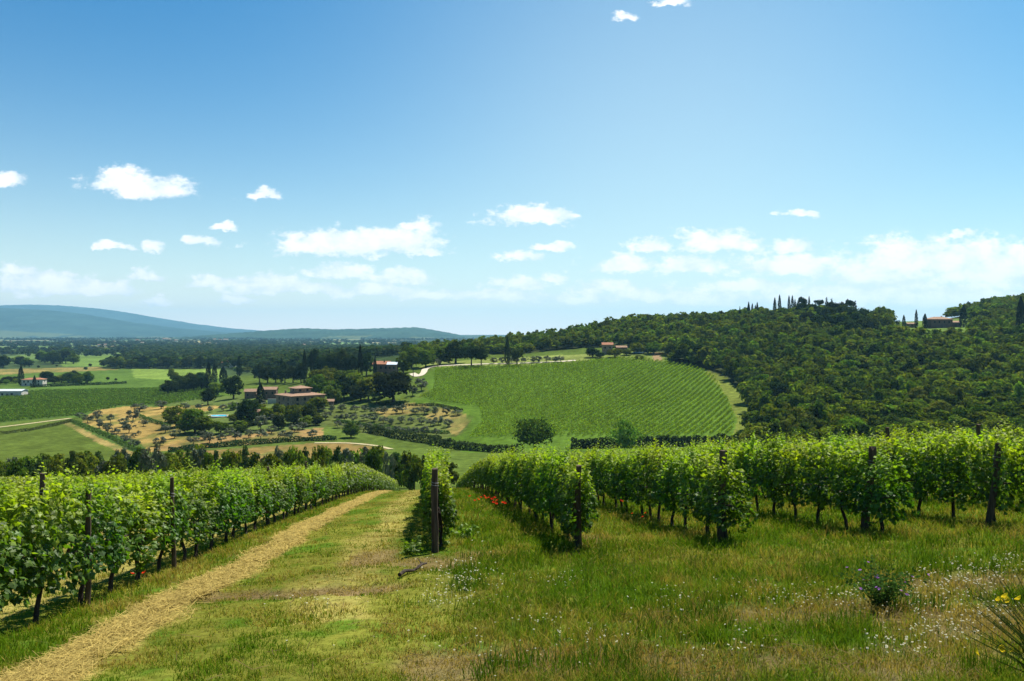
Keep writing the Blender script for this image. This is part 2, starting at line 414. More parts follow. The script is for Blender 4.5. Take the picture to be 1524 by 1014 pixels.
ZONES = [
    ([(-500, 570), (170, 546), (330, 548), (345, 590), (120, 622), (-500, 640)], (0.07, 0.118, 0.02)),
    ([(-500, 668), (0, 634), (112, 622), (165, 655), (230, 674), (300, 680), (300, 760), (-500, 800)], (0.072, 0.10, 0.017)),
    ([(-300, 565), (20, 549), (150, 546.5), (175, 550.5), (60, 555), (-300, 575)], (0.22, 0.17, 0.055)),
    ([(85, 537), (112, 529), (190, 531), (172, 545.5), (95, 546)], (0.11, 0.17, 0.035)),
    ([(195, 549), (330, 549), (330, 563), (250, 566), (200, 563)], (0.14, 0.2, 0.036)),
    ([(-200, 525), (60, 514), (130, 516), (130, 521), (60, 523), (-200, 535)], (0.10, 0.16, 0.04)),
    ([(270, 507.5), (318, 507), (316, 510.5), (275, 511)], (0.3, 0.27, 0.12)),
    ([(30, 510), (130, 509), (150, 512), (40, 513)], (0.12, 0.18, 0.06)),
    ([(455, 510), (530, 509), (560, 512), (470, 513)], (0.14, 0.22, 0.07)),
    (LEFTVINES, (0.06, 0.10, 0.02)),
    ([(250, 600), (380, 585), (480, 590), (520, 600), (480, 640), (330, 650), (250, 640)], (0.085, 0.115, 0.028)),
    ([(118, 628), (140, 612), (190, 605), (240, 606), (300, 603), (335, 606), (300, 615), (262, 636), (300, 660), (322, 664), (225, 673), (203, 657), (150, 640)], (0.27, 0.185, 0.055)),
    ([(100, 626), (118, 627), (150, 640), (203, 656), (222, 672), (205, 678), (150, 655)], (0.06, 0.10, 0.02)),
    ([(92, 630), (100, 627), (150, 653), (190, 670), (218, 677), (200, 682), (150, 662)], (0.24, 0.18, 0.06)),
    ([(225, 668), (300, 651), (345, 649), (430, 641), (480, 638), (482, 652), (380, 661), (260, 670)], (0.23, 0.15, 0.055)),
    ([(240, 678), (300, 671), (480, 659), (545, 659), (580, 669), (500, 684), (240, 694)], (0.19, 0.13, 0.042)),
    ([(480, 612), (560, 600), (640, 598), (690, 613), (698, 630), (680, 652), (620, 656), (540, 646), (480, 632)], (0.085, 0.105, 0.026)),
    ([(555, 609), (600, 600), (640, 602), (634, 614), (570, 620)], (0.23, 0.175, 0.055)),
    ([(632, 618), (650, 606), (668, 606), (690, 613), (698, 628), (680, 648), (664, 642), (674, 626), (640, 628)], (0.25, 0.19, 0.06)),
    ([(600, 602), (640, 588), (628, 562), (650, 545), (940, 530), (1000, 535), (1050, 550), (1092, 580), (1128, 620), (1132, 664), (1090, 670), (690, 674), (656, 656), (690, 645), (704, 622), (640, 600)], (0.072, 0.125, 0.015)),
    ([(1046, 549), (1075, 558), (1098, 575), (1130, 622), (1130, 664), (1088, 662), (1098, 625), (1080, 588)], (0.12, 0.145, 0.026)),
    ([(620, 548), (650, 538), (760, 533), (880, 527), (880, 537), (790, 543), (650, 547)], (0.17, 0.2, 0.05)),
    ([(880, 532), (930, 522), (990, 525), (992, 540), (930, 535)], (0.13, 0.165, 0.034)),
    ([(968, 524), (984, 526), (985, 538), (972, 536)], (0.25, 0.17, 0.09)),
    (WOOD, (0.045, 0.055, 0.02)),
    (CLEARING, (0.10, 0.15, 0.03)),
    (PLAINWOOD, (0.035, 0.055, 0.018)),
]

# near-field patches, in metres
def near_patch(X, Y):
    """weights of straw, dry/bare and unmown grass on the near slope"""
    s = X + 0.095 * Y
    wob = (fbm(X * 0.8, Y * 0.5, 5, 3) - 0.5) + 0.6 * (fbm(X * 2.6, Y * 1.7, 15, 3) - 0.5)
    straw = 1 - sstep(0.16, 0.5, np.abs(s + 3.55 + wob * 0.7))
    straw = straw * (0.35 + 0.75 * sstep(0.3, 0.62, fbm(X * 1.9, Y * 1.1, 8, 3))) * (1 - sstep(60, 90, Y))
    faint = 0.45 * (1 - sstep(0.2, 0.7, np.abs(s + 1.35 + wob * 0.8))) * (Y > 9)
    bare = (1 - sstep(0.22, 0.5, np.abs(Y - 11.4 + (X + 3) * 0.04 + wob * 0.7))) * sstep(-5.2, -4.2, X) * (1 - sstep(-1.9, -1.2, X))
    blob = lambda cx, cy, rx, ry: 1 - sstep(0.6, 1.15, np.sqrt(((X - cx) / rx) ** 2 + ((Y - cy) / ry) ** 2) + wob * 0.9)
    dry = np.maximum.reduce([blob(3.4, 8.8, 2.2, 0.9), blob(2.2, 6.9, 2.4, 0.8), blob(5.2, 8.0, 1.9, 1.2), blob(0.2, 7.0, 1.5, 0.6), blob(6.2, 10.2, 1.2, 0.8), blob(1.6, 17, 0.6, 1.0),
                             blob(-1.4, 14.0, 0.8, 0.8), blob(-0.6, 15.0, 0.5, 0.6), blob(-2.6, 15.0, 0.5, 1.2)])
    bare = np.maximum(bare, dry * 0.85)
    long_ = sstep(-0.1, 0.9, s + wob * 1.2)
    under = 1 - sstep(0.35, 0.8, np.abs(s + 5.0)) * 1.0
    return straw, np.maximum(bare, 0), long_, faint, under

def near_color(X, Y):
    s = X + 0.095 * Y
    straw, bare, long_, faint, under = near_patch(X, Y)
    g = fbm(X * 0.9, Y * 0.7, 21, 4); g2 = fbm(X * 3.1, Y * 2.4, 33, 3)
    green = np.stack([0.062 + 0 * X, 0.110 + 0 * X, 0.011 + 0 * X], -1)
    yel = np.array([0.125, 0.128, 0.02]); brn = np.array([0.15, 0.10, 0.05]); gold = np.array([0.42, 0.32, 0.10])
    w = sstep(0.42, 0.62, g * 0.6 + g2 * 0.4 + 0.07 * (1 - long_))[..., None]
    c = green * (1 - w) + yel * w
    lw = (s < -5.6)[..., None] * 0.6
    c = c * (1 - lw) + np.array([0.26, 0.205, 0.065]) * lw
    c = c * (1 - faint[..., None]) + gold * 0.8 * faint[..., None]
    c = c * (1 - bare[..., None] * 0.85) + brn * bare[..., None] * 0.85
    st = np.clip(straw, 0, 1)[..., None]
    gv = (0.45 + 1.0 * fbm(X * 4.5, Y * 3.2, 63, 3))[..., None]
    return c * (1 - st) + gold * gv * st

def far_color(X, Y, Z):
    px = CX + F * X / np.maximum(Y, 1); py = HZ - F * Z / np.maximum(Y, 1)
    n1 = fbm(X * 0.05, Y * 0.03, 3, 4) - 0.5; n2 = fbm(X * 0.3, Y * 0.12, 9, 3) - 0.5
    qx = px + n2 * 5; qy = py + n1 * 3.0 * np.clip(400 / np.maximum(Y, 1), 0.1, 1)
    c = np.empty(X.shape + (3,)); c[:] = (0.075, 0.108, 0.019)
    # plain: patchwork of fields in long strips
    cell = 260.0
    a = (X * 0.94 + Y * 0.34) / cell; b = (Y * 0.94 - X * 0.34) / (cell * 1.3)
    hsh = _h(np.floor(a + 0.3 * np.floor(b)), np.floor(b), 5)
    pal = np.array([[0.05, 0.075, 0.025], [0.10, 0.15, 0.04], [0.07, 0.11, 0.03], [0.15, 0.18, 0.06], [0.045, 0.07, 0.026], [0.22, 0.19, 0.09], [0.06, 0.10, 0.03], [0.05, 0.08, 0.03]])
    pc = pal[np.minimum((hsh * 8).astype(int), 7)]
    w = sstep(620, 800, Y)[..., None]
    c = c * (1 - w) + pc * w
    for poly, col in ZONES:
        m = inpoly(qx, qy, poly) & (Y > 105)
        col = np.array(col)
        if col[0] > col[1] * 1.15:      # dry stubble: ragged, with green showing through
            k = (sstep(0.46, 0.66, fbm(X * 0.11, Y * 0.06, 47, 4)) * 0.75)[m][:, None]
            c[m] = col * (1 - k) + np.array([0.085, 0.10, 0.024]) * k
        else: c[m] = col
    v = 1 + 0.55 * n1 + 0.5 * n2
    return c * v[..., None]

def build_ground():
    u = np.concatenate([np.linspace(-2.5, -0.82, 50)[:-1], np.linspace(-0.82, 0.82, 720), np.linspace(0.82, 2.5, 50)[1:]])
    t = np.exp(np.linspace(math.log(0.6), math.log(15200), 930)) - 3.0
    Y, U = np.meshgrid(t, u, indexing='ij'); X = U * (Y + 3.0)
    Z = gz(X, Y)
    near = Y < 140
    Z = Z + np.where(near, (fbm(X * 2.2, Y * 2.2, 51, 3) - 0.5) * 0.07, 0)
    straw, bare, long_, faint, under = near_patch(X, Y)
    Z = Z - np.where(near, bare * 0.05, 0) + np.where(near, np.clip(straw, 0, 1) * 0.04 * fbm(X * 5, Y * 5, 77, 2), 0)
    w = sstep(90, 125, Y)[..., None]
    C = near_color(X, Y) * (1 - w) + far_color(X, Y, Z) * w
    ny, nu = X.shape
    V = np.stack([X, Y, Z], -1).reshape(-1, 3)
    i = (np.arange(ny - 1)[:, None] * nu + np.arange(nu - 1)[None]).ravel()
    T = np.stack([i, i + 1, i + nu + 1, i + nu], -1)
    m, nt, N, L = newmat('hillside_ground')
    at = N('ShaderNodeAttribute'); at.attribute_name = 'tint'
    tc = N('ShaderNodeTexCoord')
    n1 = N('ShaderNodeTexNoise'); n1.inputs['Scale'].default_value = 9.0; n1.inputs['Detail'].default_value = 8; n1.inputs['Roughness'].default_value = 0.7
    n2 = N('ShaderNodeTexNoise'); n2.inputs['Scale'].default_value = 0.35; n2.inputs['Detail'].default_value = 8; n2.inputs['Roughness'].default_value = 0.65
    L(tc.outputs['Object'], n1.inputs['Vector']); L(tc.outputs['Object'], n2.inputs['Vector'])
    a = N('ShaderNodeMapRange'); L(n1.outputs[0], a.inputs[0]); a.inputs[1].default_value = 0.3; a.inputs[2].default_value = 0.7; a.inputs[3].default_value = 0.5; a.inputs[4].default_value = 1.4
    b = N('ShaderNodeMapRange'); L(n2.outputs[0], b.inputs[0]); b.inputs[1].default_value = 0.3; b.inputs[2].default_value = 0.7; b.inputs[3].default_value = 0.6; b.inputs[4].default_value = 1.35
    mu = N('ShaderNodeMath'); mu.operation = 'MULTIPLY'; L(a.outputs[0], mu.inputs[0]); L(b.outputs[0], mu.inputs[1])
    vm = N('ShaderNodeVectorMath'); vm.operation = 'SCALE'; L(at.outputs['Color'], vm.inputs[0]); L(mu.outputs[0], vm.inputs['Scale'])
    d = N('ShaderNodeBsdfDiffuse'); L(vm.outputs[0], d.inputs[0])
    bp = N('ShaderNodeBump'); bp.inputs['Strength'].default_value = 0.5; bp.inputs['Distance'].default_value = 0.06
    L(n1.outputs[0], bp.inputs['Height']); L(bp.outputs[0], d.inputs['Normal'])
    o = N('ShaderNodeOutputMaterial'); L(d.outputs[0], o.inputs[0])
    me = mesh_np('ground', V, T, C.reshape(-1, 3), [m], smooth=True)
    g = obj('ground', me); tag(g, kind='structure')
build_ground()

def ridge(name, Y0, pts, depth, color, rough=6.0, seed=1):
    """a range of hills: its skyline given by (column, row) at distance Y0, with real width front to back"""
    pts = sorted(pts)
    px = np.linspace(pts[0][0], pts[-1][0], 700)
    top = (HZ - np.interp(px, [p[0] for p in pts], [p[1] for p in pts])) / F * Y0
    k = np.exp(-0.5 * (np.arange(-20, 21) / 7.0) ** 2); k /= k.sum()
    top = np.convolve(np.pad(top, 20, mode='edge'), k, mode='valid')
    v = np.linspace(-1, 1, 60)
    prof = np.clip(1 - np.abs(v) ** 1.4, 0, 1)
    X = ((px - CX) / F * Y0)[None] * np.ones((60, 1)); Y = Y0 + depth * v[:, None] * np.ones((1, 700))
    H = top[None] - (FLAT - 4)
    spur = 0.30 * (fbm(X / 420 + v[:, None] * 0.3, Y / 900, seed, 4) - 0.5) * (np.abs(v)[:, None] ** 0.7) * 2
    Z = FLAT - 4 + H * np.clip(prof[:, None] + spur * prof[:, None], 0, 1.2)
    Z = Z + rough * (vnoise(X / 24, Y / 24, seed + 3) - 0.5) * np.clip(H / 30, 0, 1)
    n = fbm(X / 160, Y / 220, seed + 9, 4)
    C = np.array(color) * (0.55 + 0.9 * n)[..., None]
    fld = (fbm(X / 300, Y / 500, seed + 31, 3) > 0.64) & (prof[:, None] < 0.3)
    C[fld] = np.array([0.08, 0.10, 0.04])
    V = np.stack([X, Y, Z], -1).reshape(-1, 3)
    i = (np.arange(59)[:, None] * 700 + np.arange(699)[None]).ravel()
    T = np.stack([i, i + 1, i + 701, i + 700], -1)
    me = mesh_np(name, V, T, C.reshape(-1, 3), [M['hill']], smooth=False)
    o = obj(name, me); tag(o, kind='structure')
M['hill'] = tint_mat('wooded_hill', rough=1.0, spec=0.0)
ridge('wooded_hills', 6800, [(250, 512), (300, 506), (340, 499), (370, 495), (420, 491.5), (450, 489.5), (500, 491), (545, 490), (560, 489.5), (600, 488.5), (615, 487), (640, 491), (670, 497), (700, 504), (760, 514)], 1500, (0.03, 0.055, 0.03), 16, 2)
ridge('low_hills', 8500, [(600, 512), (660, 503), (690, 499.5), (730, 499), (790, 499.5), (860, 503), (920, 512)], 1500, (0.05, 0.07, 0.03), 8, 5)
ridge('mountain', 9000, [(-700, 470), (-400, 462), (-150, 457), (0, 458.5), (40, 460), (90, 463), (140, 470), (190, 480), (240, 487), (290, 492), (330, 497), (400, 510)], 2000, (0.03, 0.055, 0.04), 10, 7)
ridge('mountain', 12500, [(-800, 462), (-200, 454), (0, 455), (60, 453.5), (110, 456), (150, 460), (170, 462), (220, 471), (280, 482), (340, 489), (420, 495), (520, 500), (620, 512)], 2600, (0.035, 0.06, 0.05), 10, 11)

def strip(name, pix, width, mat, lift=0.12, world=None, kind='structure'):
    P = np.array(world if world is not None else [hit(*p)[:2] for p in pix])
    d = np.concatenate([[0], np.cumsum(np.linalg.norm(np.diff(P, axis=0), axis=1))])
    s = np.arange(0, d[-1], 1.5)
    x = np.interp(s, d, P[:, 0]); y = np.interp(s, d, P[:, 1])
    k = np.ones(9) / 9
    if len(x) > 20:
        x = np.convolve(np.pad(x, 4, mode='edge'), k, mode='valid'); y = np.convolve(np.pad(y, 4, mode='edge'), k, mode='valid')
    tx, ty = np.gradient(x), np.gradient(y); l = np.hypot(tx, ty) + 1e-9
    V = []; w = np.array([-1, -0.5, 0, 0.5, 1])
    W = width * 0.5 * (1 + 0.25 * (fbm(s * 0.15, s * 0, 4, 3) - 0.5))
    X = x[:, None] - (ty / l)[:, None] * w * W[:, None]; Y = y[:, None] + (tx / l)[:, None] * w * W[:, None]
    Z = gz(X, Y) + lift - 0.05 * np.abs(w)[None] ** 4
    V = np.stack([X, Y, Z], -1).reshape(-1, 3)
    n = len(x); i = (np.arange(n - 1)[:, None] * 5 + np.arange(4)[None]).ravel()
    T = np.stack([i, i + 5, i + 6, i + 1], -1)
    o = obj(name, mesh_np(name, V, T, None, [mat], smooth=True)); tag(o, kind=kind)
    return o
strip('road', [(612, 556), (622, 562), (630, 557), (633, 549), (645, 546), (690, 543.6), (760, 541.5), (830, 539), (862, 536.5)], 4.0, M['gravel'], 0.25)
strip('track', [(-160, 655), (0, 636.5), (60, 629), (110, 622.5)], 2.6, M['track'], 0.2)
strip('track', [(462, 660), (520, 660), (560, 664), (585, 670)], 2.2, M['track'], 0.2)

# ------------------------------------------------------------------ stuff made of many leaves
def scatter_grid(x0, x1, y0, y1, d, jit=0.45):
    xs = np.arange(x0, x1, d); ys = np.arange(y0, y1, d * 0.9)
    X, Y = np.meshgrid(xs, ys); X = X + (np.arange(len(ys)) % 2)[:, None] * d * 0.5
    X = X.ravel(); Y = Y.ravel()
    return X + rng.uniform(-jit, jit, X.shape) * d, Y + rng.uniform(-jit, jit, Y.shape) * d
def to_pix(X, Y, Z): return CX + F * X / Y, HZ - F * Z / Y

def vine_rows(name, poly, dirx, spacing, step, ymin, ymax, xr, nleaf, leaf, col, label, wid=0.2, h0=0.35, h1=1.75):
    d = np.array([dirx, 1.0]); d /= np.linalg.norm(d); nrm = np.array([d[1], -d[0]])
    span = 900; a = np.arange(-span, span, spacing); b = np.arange(-span, span, step)
    A, B = np.meshgrid(a, b); A = A.ravel(); B = B.ravel() + rng.uniform(-0.15, 0.15, A.size) * step
    o = np.array([sum(xr) / 2, (ymin + ymax) / 2])
    X = o[0] + A * nrm[0] + B * d[0]; Y = o[1] + A * nrm[1] + B * d[1]
    k = (Y > ymin) & (Y < ymax) & (X > xr[0]) & (X < xr[1]); X, Y = X[k], Y[k]
    Z = gz(X, Y); px, py = to_pix(X, Y, Z)
    k = inpoly(px, py, poly) & (rng.random(len(X)) > 0.07); X, Y, Z = X[k], Y[k], Z[k]
    n = len(X); vig = rng.uniform(0.75, 1.1, n)
    p = rng.normal(size=(n, nleaf, 3)); p = unit(p) * rng.uniform(0.5, 1, (n, nleaf, 1)) ** 0.5
    al = p[..., 0] * step * 0.62; ac = p[..., 1] * wid; up = (h0 + h1) / 2 + p[..., 2] * (h1 - h0) / 2
    PX = X[:, None] + al * d[0] + ac * nrm[0]; PY = Y[:, None] + al * d[1] + ac * nrm[1]; PZ = Z[:, None] + up * vig[:, None]
    P = np.stack([PX, PY, PZ], -1).reshape(-1, 3)
    Nn = unit(np.stack([p[..., 1] * nrm[0], p[..., 1] * nrm[1], p[..., 2] * 0.7 + 0.35], -1).reshape(-1, 3) + rng.normal(size=(n * nleaf, 3)) * 0.55)
    V, T = diamonds(P, Nn, leaf * rng.uniform(0.7, 1.3, len(P)), rng, 0.8)
    c = np.array(col) * rng.uniform(0.5, 1.5, (len(P), 1)) * np.repeat(rng.uniform(0.65, 1.35, n), nleaf)[:, None]
    c[:, 0] *= rng.uniform(0.85, 1.25, len(P))
    me = mesh_np(name, V, T, np.repeat(c, 4, axis=0), [M['wood_leaf']])
    ob = obj(name, me); tag(ob, label, 'vine rows', kind='stuff')
    print(name, n)
vine_rows('vineyard_rows', VINEYARD, 0.50, 2.75, 0.95, 270, 520, (-70, 150), 20, 0.2, (0.20, 0.285, 0.012), 'rows of young green vines covering the opposite slope')
vine_rows('vineyard_rows', LEFTVINES, 2.4, 2.9, 1.5, 340, 720, (-420, -130), 10, 0.36, (0.10, 0.165, 0.02), 'vine rows across the flat field left of the farm', h1=1.7)

# ---- crowns
def crown(seed, n, leaf, lumps, col, shape='round', colvar=0.25, z0=0.15, aspect=0.62, yel=0.0):
    r = np.random.default_rng(seed)
    if shape == 'cypress':
        z = r.random(n) ** 0.85 * 0.96 + 0.03
        prof = np.interp(z, [0, 0.06, 0.2, 0.45, 0.75, 0.93, 1.0], [0.2, 0.72, 0.97, 1.0, 0.7, 0.3, 0.04]) * 0.5
        th = r.uniform(0, 2 * math.pi, n)
        lob = 0.86 + 0.18 * vnoise(th * 1.6 + 5, z * 9, seed) + 0.08 * np.sin(th * 3 + seed)
        rad = prof * lob * r.uniform(0.7, 1.05, n)
        P = np.stack([rad * np.cos(th), rad * np.sin(th), z], -1)
        Nn = unit(np.stack([np.cos(th), np.sin(th), 0.35 + 0 * th], -1) + r.normal(size=(n, 3)) * 0.45)
        tl = np.ones(n)
    else:
        cs = []; rs = []
        for i in range(lumps):
            if shape == 'umbrella':
                a = r.uniform(0, 2 * math.pi); q = math.sqrt(r.random()) * 0.36
                cs.append((q * math.cos(a), q * math.sin(a), r.uniform(0.68, 0.86))); rs.append((r.uniform(0.11, 0.18), r.uniform(0.08, 0.13)))
            elif shape == 'conifer':
                t = (i + 0.5) / lumps; a = i * 2.4; q = 0.34 * (1 - t) ** 0.8 * r.uniform(0.6, 1.1)
                cs.append((q * math.cos(a), q * math.sin(a), 0.16 + 0.8 * t)); rs.append((0.19 * (1 - t) + 0.06, 0.05 + 0.02 * (1 - t)))
            elif shape == 'poplar':
                t = r.random(); q = 0.27 * math.sin(math.pi * min(1, t * 0.85 + 0.12)) * r.uniform(0.3, 1); a = r.uniform(0, 6.28)
                cs.append((q * math.cos(a), q * math.sin(a), 0.16 + 0.76 * t)); rs.append((r.uniform(0.12, 0.22) * (1.1 - 0.5 * t), r.uniform(0.06, 0.11)))
            else:
                v = unit(r.normal(size=3)); v[2] = v[2] * 1.0 + 0.05; q = r.uniform(0.72, 1.08)
                hz = (1 - z0) / 2
                R1 = r.uniform(0.12, 0.22) if shape != 'olive' else r.uniform(0.11, 0.18)
                cs.append((v[0] * (0.5 - R1) * q, v[1] * (0.5 - R1) * q, z0 + hz + v[2] * (hz - R1 * 0.9) * q)); rs.append((R1, R1 * r.uniform(0.7, 1.0)))
        cs = np.array(cs); rs = np.array(rs)
        w = rs[:, 0] ** 2; k = r.choice(len(cs), n, p=w / w.sum())
        dr = unit(r.normal(size=(n, 3))); dr[:, 2] = np.where(dr[:, 2] < -0.5, -dr[:, 2], dr[:, 2])
        q = r.uniform(0.55, 1.08, n)[:, None]
        P = cs[k] + dr * q * np.stack([rs[k, 0], rs[k, 0], rs[k, 1]], -1)
        Nn = unit(dr + r.normal(size=(n, 3)) * 0.38 + [0, 0, 0.15])
        tl = (1 + colvar * r.uniform(-1, 1, len(cs)))[k]
    V, T = diamonds(P, Nn, leaf * r.uniform(0.6, 1.3, n), r, aspect, 0.15)
    c = np.array(col)[None] * (tl * r.uniform(0.72, 1.3, n))[:, None]
    c[:, 0] *= 1 + (r.uniform(-0.1, 0.25 + yel, n))
    return V, T, np.repeat(c, 4, axis=0)
def trunk_geo(seed, h=0.35, rad=0.035, forks=4, spread=0.2, lean=0.03):
    r = np.random.default_rng(seed); A = []
    top = np.array([r.uniform(-lean, lean), r.uniform(-lean, lean), h])
    A.append(tube([(0, 0, -0.03), top * 0.5 + [0.008, 0, 0], top], [rad * 1.35, rad, rad * 0.8], 7))
    for i in range(forks):
        a = 2 * math.pi * i / max(forks, 1) + r.uniform(-0.4, 0.4)
        e = top + [spread * math.cos(a), spread * math.sin(a), r.uniform(0.18, 0.34)]
        A.append(tube([top - [0, 0, 0.02], (top + e) / 2 + [0, 0, 0.02], e], [rad * 0.6, rad * 0.42, rad * 0.15], 5))
    V = []; T = []; n = 0
    for v, t in A: V.append(v); T.append(t + n); n += len(v)
    return np.concatenate(V), np.concatenate(T)
PROTO = {}
def proto(key, nvar, leafm, cr, tr=None):
    L_ = []
    for i in range(nvar):
        V, T, C = crown(seed=hash_(key) + i, **cr)
        c = mesh_np(key + '_crown', V, T, C, [M[leafm]])
        t = None
        if tr: tv, tt = trunk_geo(hash_(key) + 50 + i, **tr); t = mesh_np(key + '_trunk', tv, tt, None, [M['bark']], smooth=True)
        both = None
        if tr:
            a = Acc(); a.add(V, T, C, 0); a.add(tv, tt, (0.05, 0.04, 0.03), 1); both = a.mesh(key + '_tree', [M[leafm], M['bark']])
        L_.append((t, c, both or c))
    PROTO[key] = L_
def hash_(s): return sum(ord(ch) * (i + 3) for i, ch in enumerate(s)) * 7
OAK = (0.088, 0.130, 0.011); HOLM = (0.026, 0.042, 0.009); LIGHT = (0.085, 0.125, 0.016); OLIVE = (0.085, 0.108, 0.055); CYP = (0.017, 0.027, 0.012)
proto('oak', 5, 'tree_leaf', dict(n=1700, leaf=0.052, lumps=32, col=OAK, z0=0.0), dict(h=0.3, rad=0.03))
proto('holm', 3, 'tree_leaf', dict(n=2200, leaf=0.045, lumps=34, col=HOLM, z0=0.0), dict(h=0.25, rad=0.035))
proto('light', 3, 'tree_leaf', dict(n=1800, leaf=0.05, lumps=26, col=LIGHT, z0=0.02), dict(h=0.3, rad=0.03))
proto('roadside', 3, 'tree_leaf', dict(n=1900, leaf=0.045, lumps=30, col=(0.045, 0.068, 0.013), z0=0.2), dict(h=0.32, rad=0.028))
proto('forest', 7, 'tree_leaf', dict(n=900, leaf=0.055, lumps=18, col=OAK, z0=0.02, colvar=0.35), dict(h=0.3, rad=0.03, forks=0))
proto('airy', 2, 'tree_leaf', dict(n=1900, leaf=0.034, lumps=30, col=(0.085, 0.135, 0.016), z0=0.1, colvar=0.3), dict(h=0.4, rad=0.014, forks=5, spread=0.16))
proto('darkwood', 4, 'tree_leaf', dict(n=900, leaf=0.05, lumps=20, col=(0.032, 0.055, 0.014), z0=0.0, colvar=0.3), dict(h=0.3, rad=0.03, forks=0))
proto('paleoak', 3, 'tree_leaf', dict(n=800, leaf=0.055, lumps=13, col=(0.085, 0.115, 0.016), z0=0.05, colvar=0.3), dict(h=0.3, rad=0.03, forks=0))
proto('olive', 5, 'olive_leaf', dict(n=900, leaf=0.055, lumps=18, col=OLIVE, shape='olive', z0=0.1, aspect=0.45), dict(h=0.3, rad=0.025, forks=3, spread=0.18))
proto('cypress', 4, 'tree_leaf', dict(n=900, leaf=0.055, lumps=0, col=CYP, shape='cypress'), dict(h=0.12, rad=0.07, forks=0))
proto('umbrella', 2, 'tree_leaf', dict(n=900, leaf=0.05, lumps=22, col=HOLM, shape='umbrella'), dict(h=0.55, rad=0.02, forks=5, spread=0.2))
proto('conifer', 2, 'tree_leaf', dict(n=800, leaf=0.055, lumps=16, col=(0.022, 0.036, 0.016), shape='conifer'), dict(h=0.8, rad=0.02, forks=0))
proto('poplar', 4, 'tree_leaf', dict(n=1900, leaf=0.035, lumps=34, col=(0.05, 0.085, 0.022), shape='poplar'), dict(h=0.5, rad=0.018, forks=3, spread=0.1))
proto('bush', 4, 'tree_leaf', dict(n=600, leaf=0.075, lumps=16, col=OAK, z0=0.0), None)

_vi = {}
def tree(name, key, x, y, h, w, label, cat='tree', group=None, single=False, zoff=-0.1, z=None):
    k = _vi.get(key, 0); _vi[key] = k + 1
    t, c, both = PROTO[key][k % len(PROTO[key])]
    zz = (gz1(x, y) if z is None else z) + zoff
    rz = random.uniform(0, 6.28)
    if single or t is None:
        o = obj(name, both, None, (x, y, zz), (0, 0, rz), (w, w, h))
    else:
        o = empty(name, (x, y, zz), rz, (w, w, h))
        obj('trunk', t, o); obj('crown', c, o)
    return tag(o, label, cat, group)
def tree_px(name, key, px, pyb, pyt, wpx, label, cat='tree', group=None, single=False, Y=None):
    """stands where the ground is seen at (px, pyb) unless its distance Y is given (foot hidden by what is in front)"""
    if Y is None: x, y, z = hit(px, pyb)
    else: x, y = ray(px, Y), Y; z = gz1(x, y)
    h = (HZ - pyt) / F * y - z
    k = {'cypress': 1.0, 'umbrella': 1.1, 'conifer': 1.1, 'olive': 1.25, 'poplar': 1.2}.get(key, 1.22)
    return tree(name, key, x, y, max(h, 1.0), wpx * k / F * y, label, cat, group, single)

# ---- the wood on the right-hand hill: the largest 300 trees stand alone, the rest is one mass
def hill_wood():
    X, Y = scatter_grid(-160, 620, 205, 800, 6.9, 0.75)
    Z = gz(X, Y); px, py = to_pix(X, Y, Z)
    k = inpoly(px, py, WOOD) & ~inpoly(px, py, CLEARING) & (px < 1700) & (px > 570)
    k &= ~((px > 1330) & (px < 1450) & (Y > 505) & (Y < 575))
    k &= ~((px > 890) & (px < 985) & (Y < 530)) & ~((px < 885) & (Y < 535)) & (Y > 205 + 0 * X)
    k &= ~((px < 1000) & (Y > 690))
    X, Y, Z, px, py = X[k], Y[k], Z[k], px[k], py[k]
    n = len(X)
    h = rng.uniform(6.5, 12.0, n) * (0.75 + 0.5 * fbm(X * 0.03, Y * 0.03, 61, 2)); w = rng.uniform(7.5, 13.5, n) * (0.75 + 0.5 * fbm(X * 0.04, Y * 0.04, 71, 2))
    topy = HZ - F * (Z + h) / Y
    hid = (topy > 655) | (px > 1560) | (px < 600)
    size = np.where(hid, 0, w / Y)
    order = np.argsort(-size); front = order[:292]
    msk = np.zeros(n, bool); msk[front] = True
    h = np.where((px > 1140) & (px < 1300) & (Y > 560), h * 0.55, h)
    for i in front:
        zone = 'low in the wood behind the right-hand vine rows' if Y[i] < 300 else 'in the middle of the wooded hillside'
        tone = rng.random(); key = 'forest' if tone < 0.6 else 'darkwood' if tone < 0.85 else 'paleoak'
        zn = zone + ', ' + ('towards the grass strip' if px[i] < 1220 else 'above the middle posts' if px[i] < 1400 else "towards the picture's edge")
        lab = {'forest': 'rounded green oak ', 'darkwood': 'dark blue-green tree ', 'paleoak': 'pale yellowish-green tree '}[key] + zn
        o = tree('oak_tree', key, X[i], Y[i], h[i], w[i], lab, 'tree', {'forest': 'oaks ', 'darkwood': 'dark trees ', 'paleoak': 'pale trees '}[key] + zn, single=True, zoff=-0.4)
        o.rotation_euler[0] = random.uniform(-0.12, 0.12); o.rotation_euler[1] = random.uniform(-0.12, 0.12)
    return X[~msk], Y[~msk], Z[~msk], h[~msk], w[~msk]

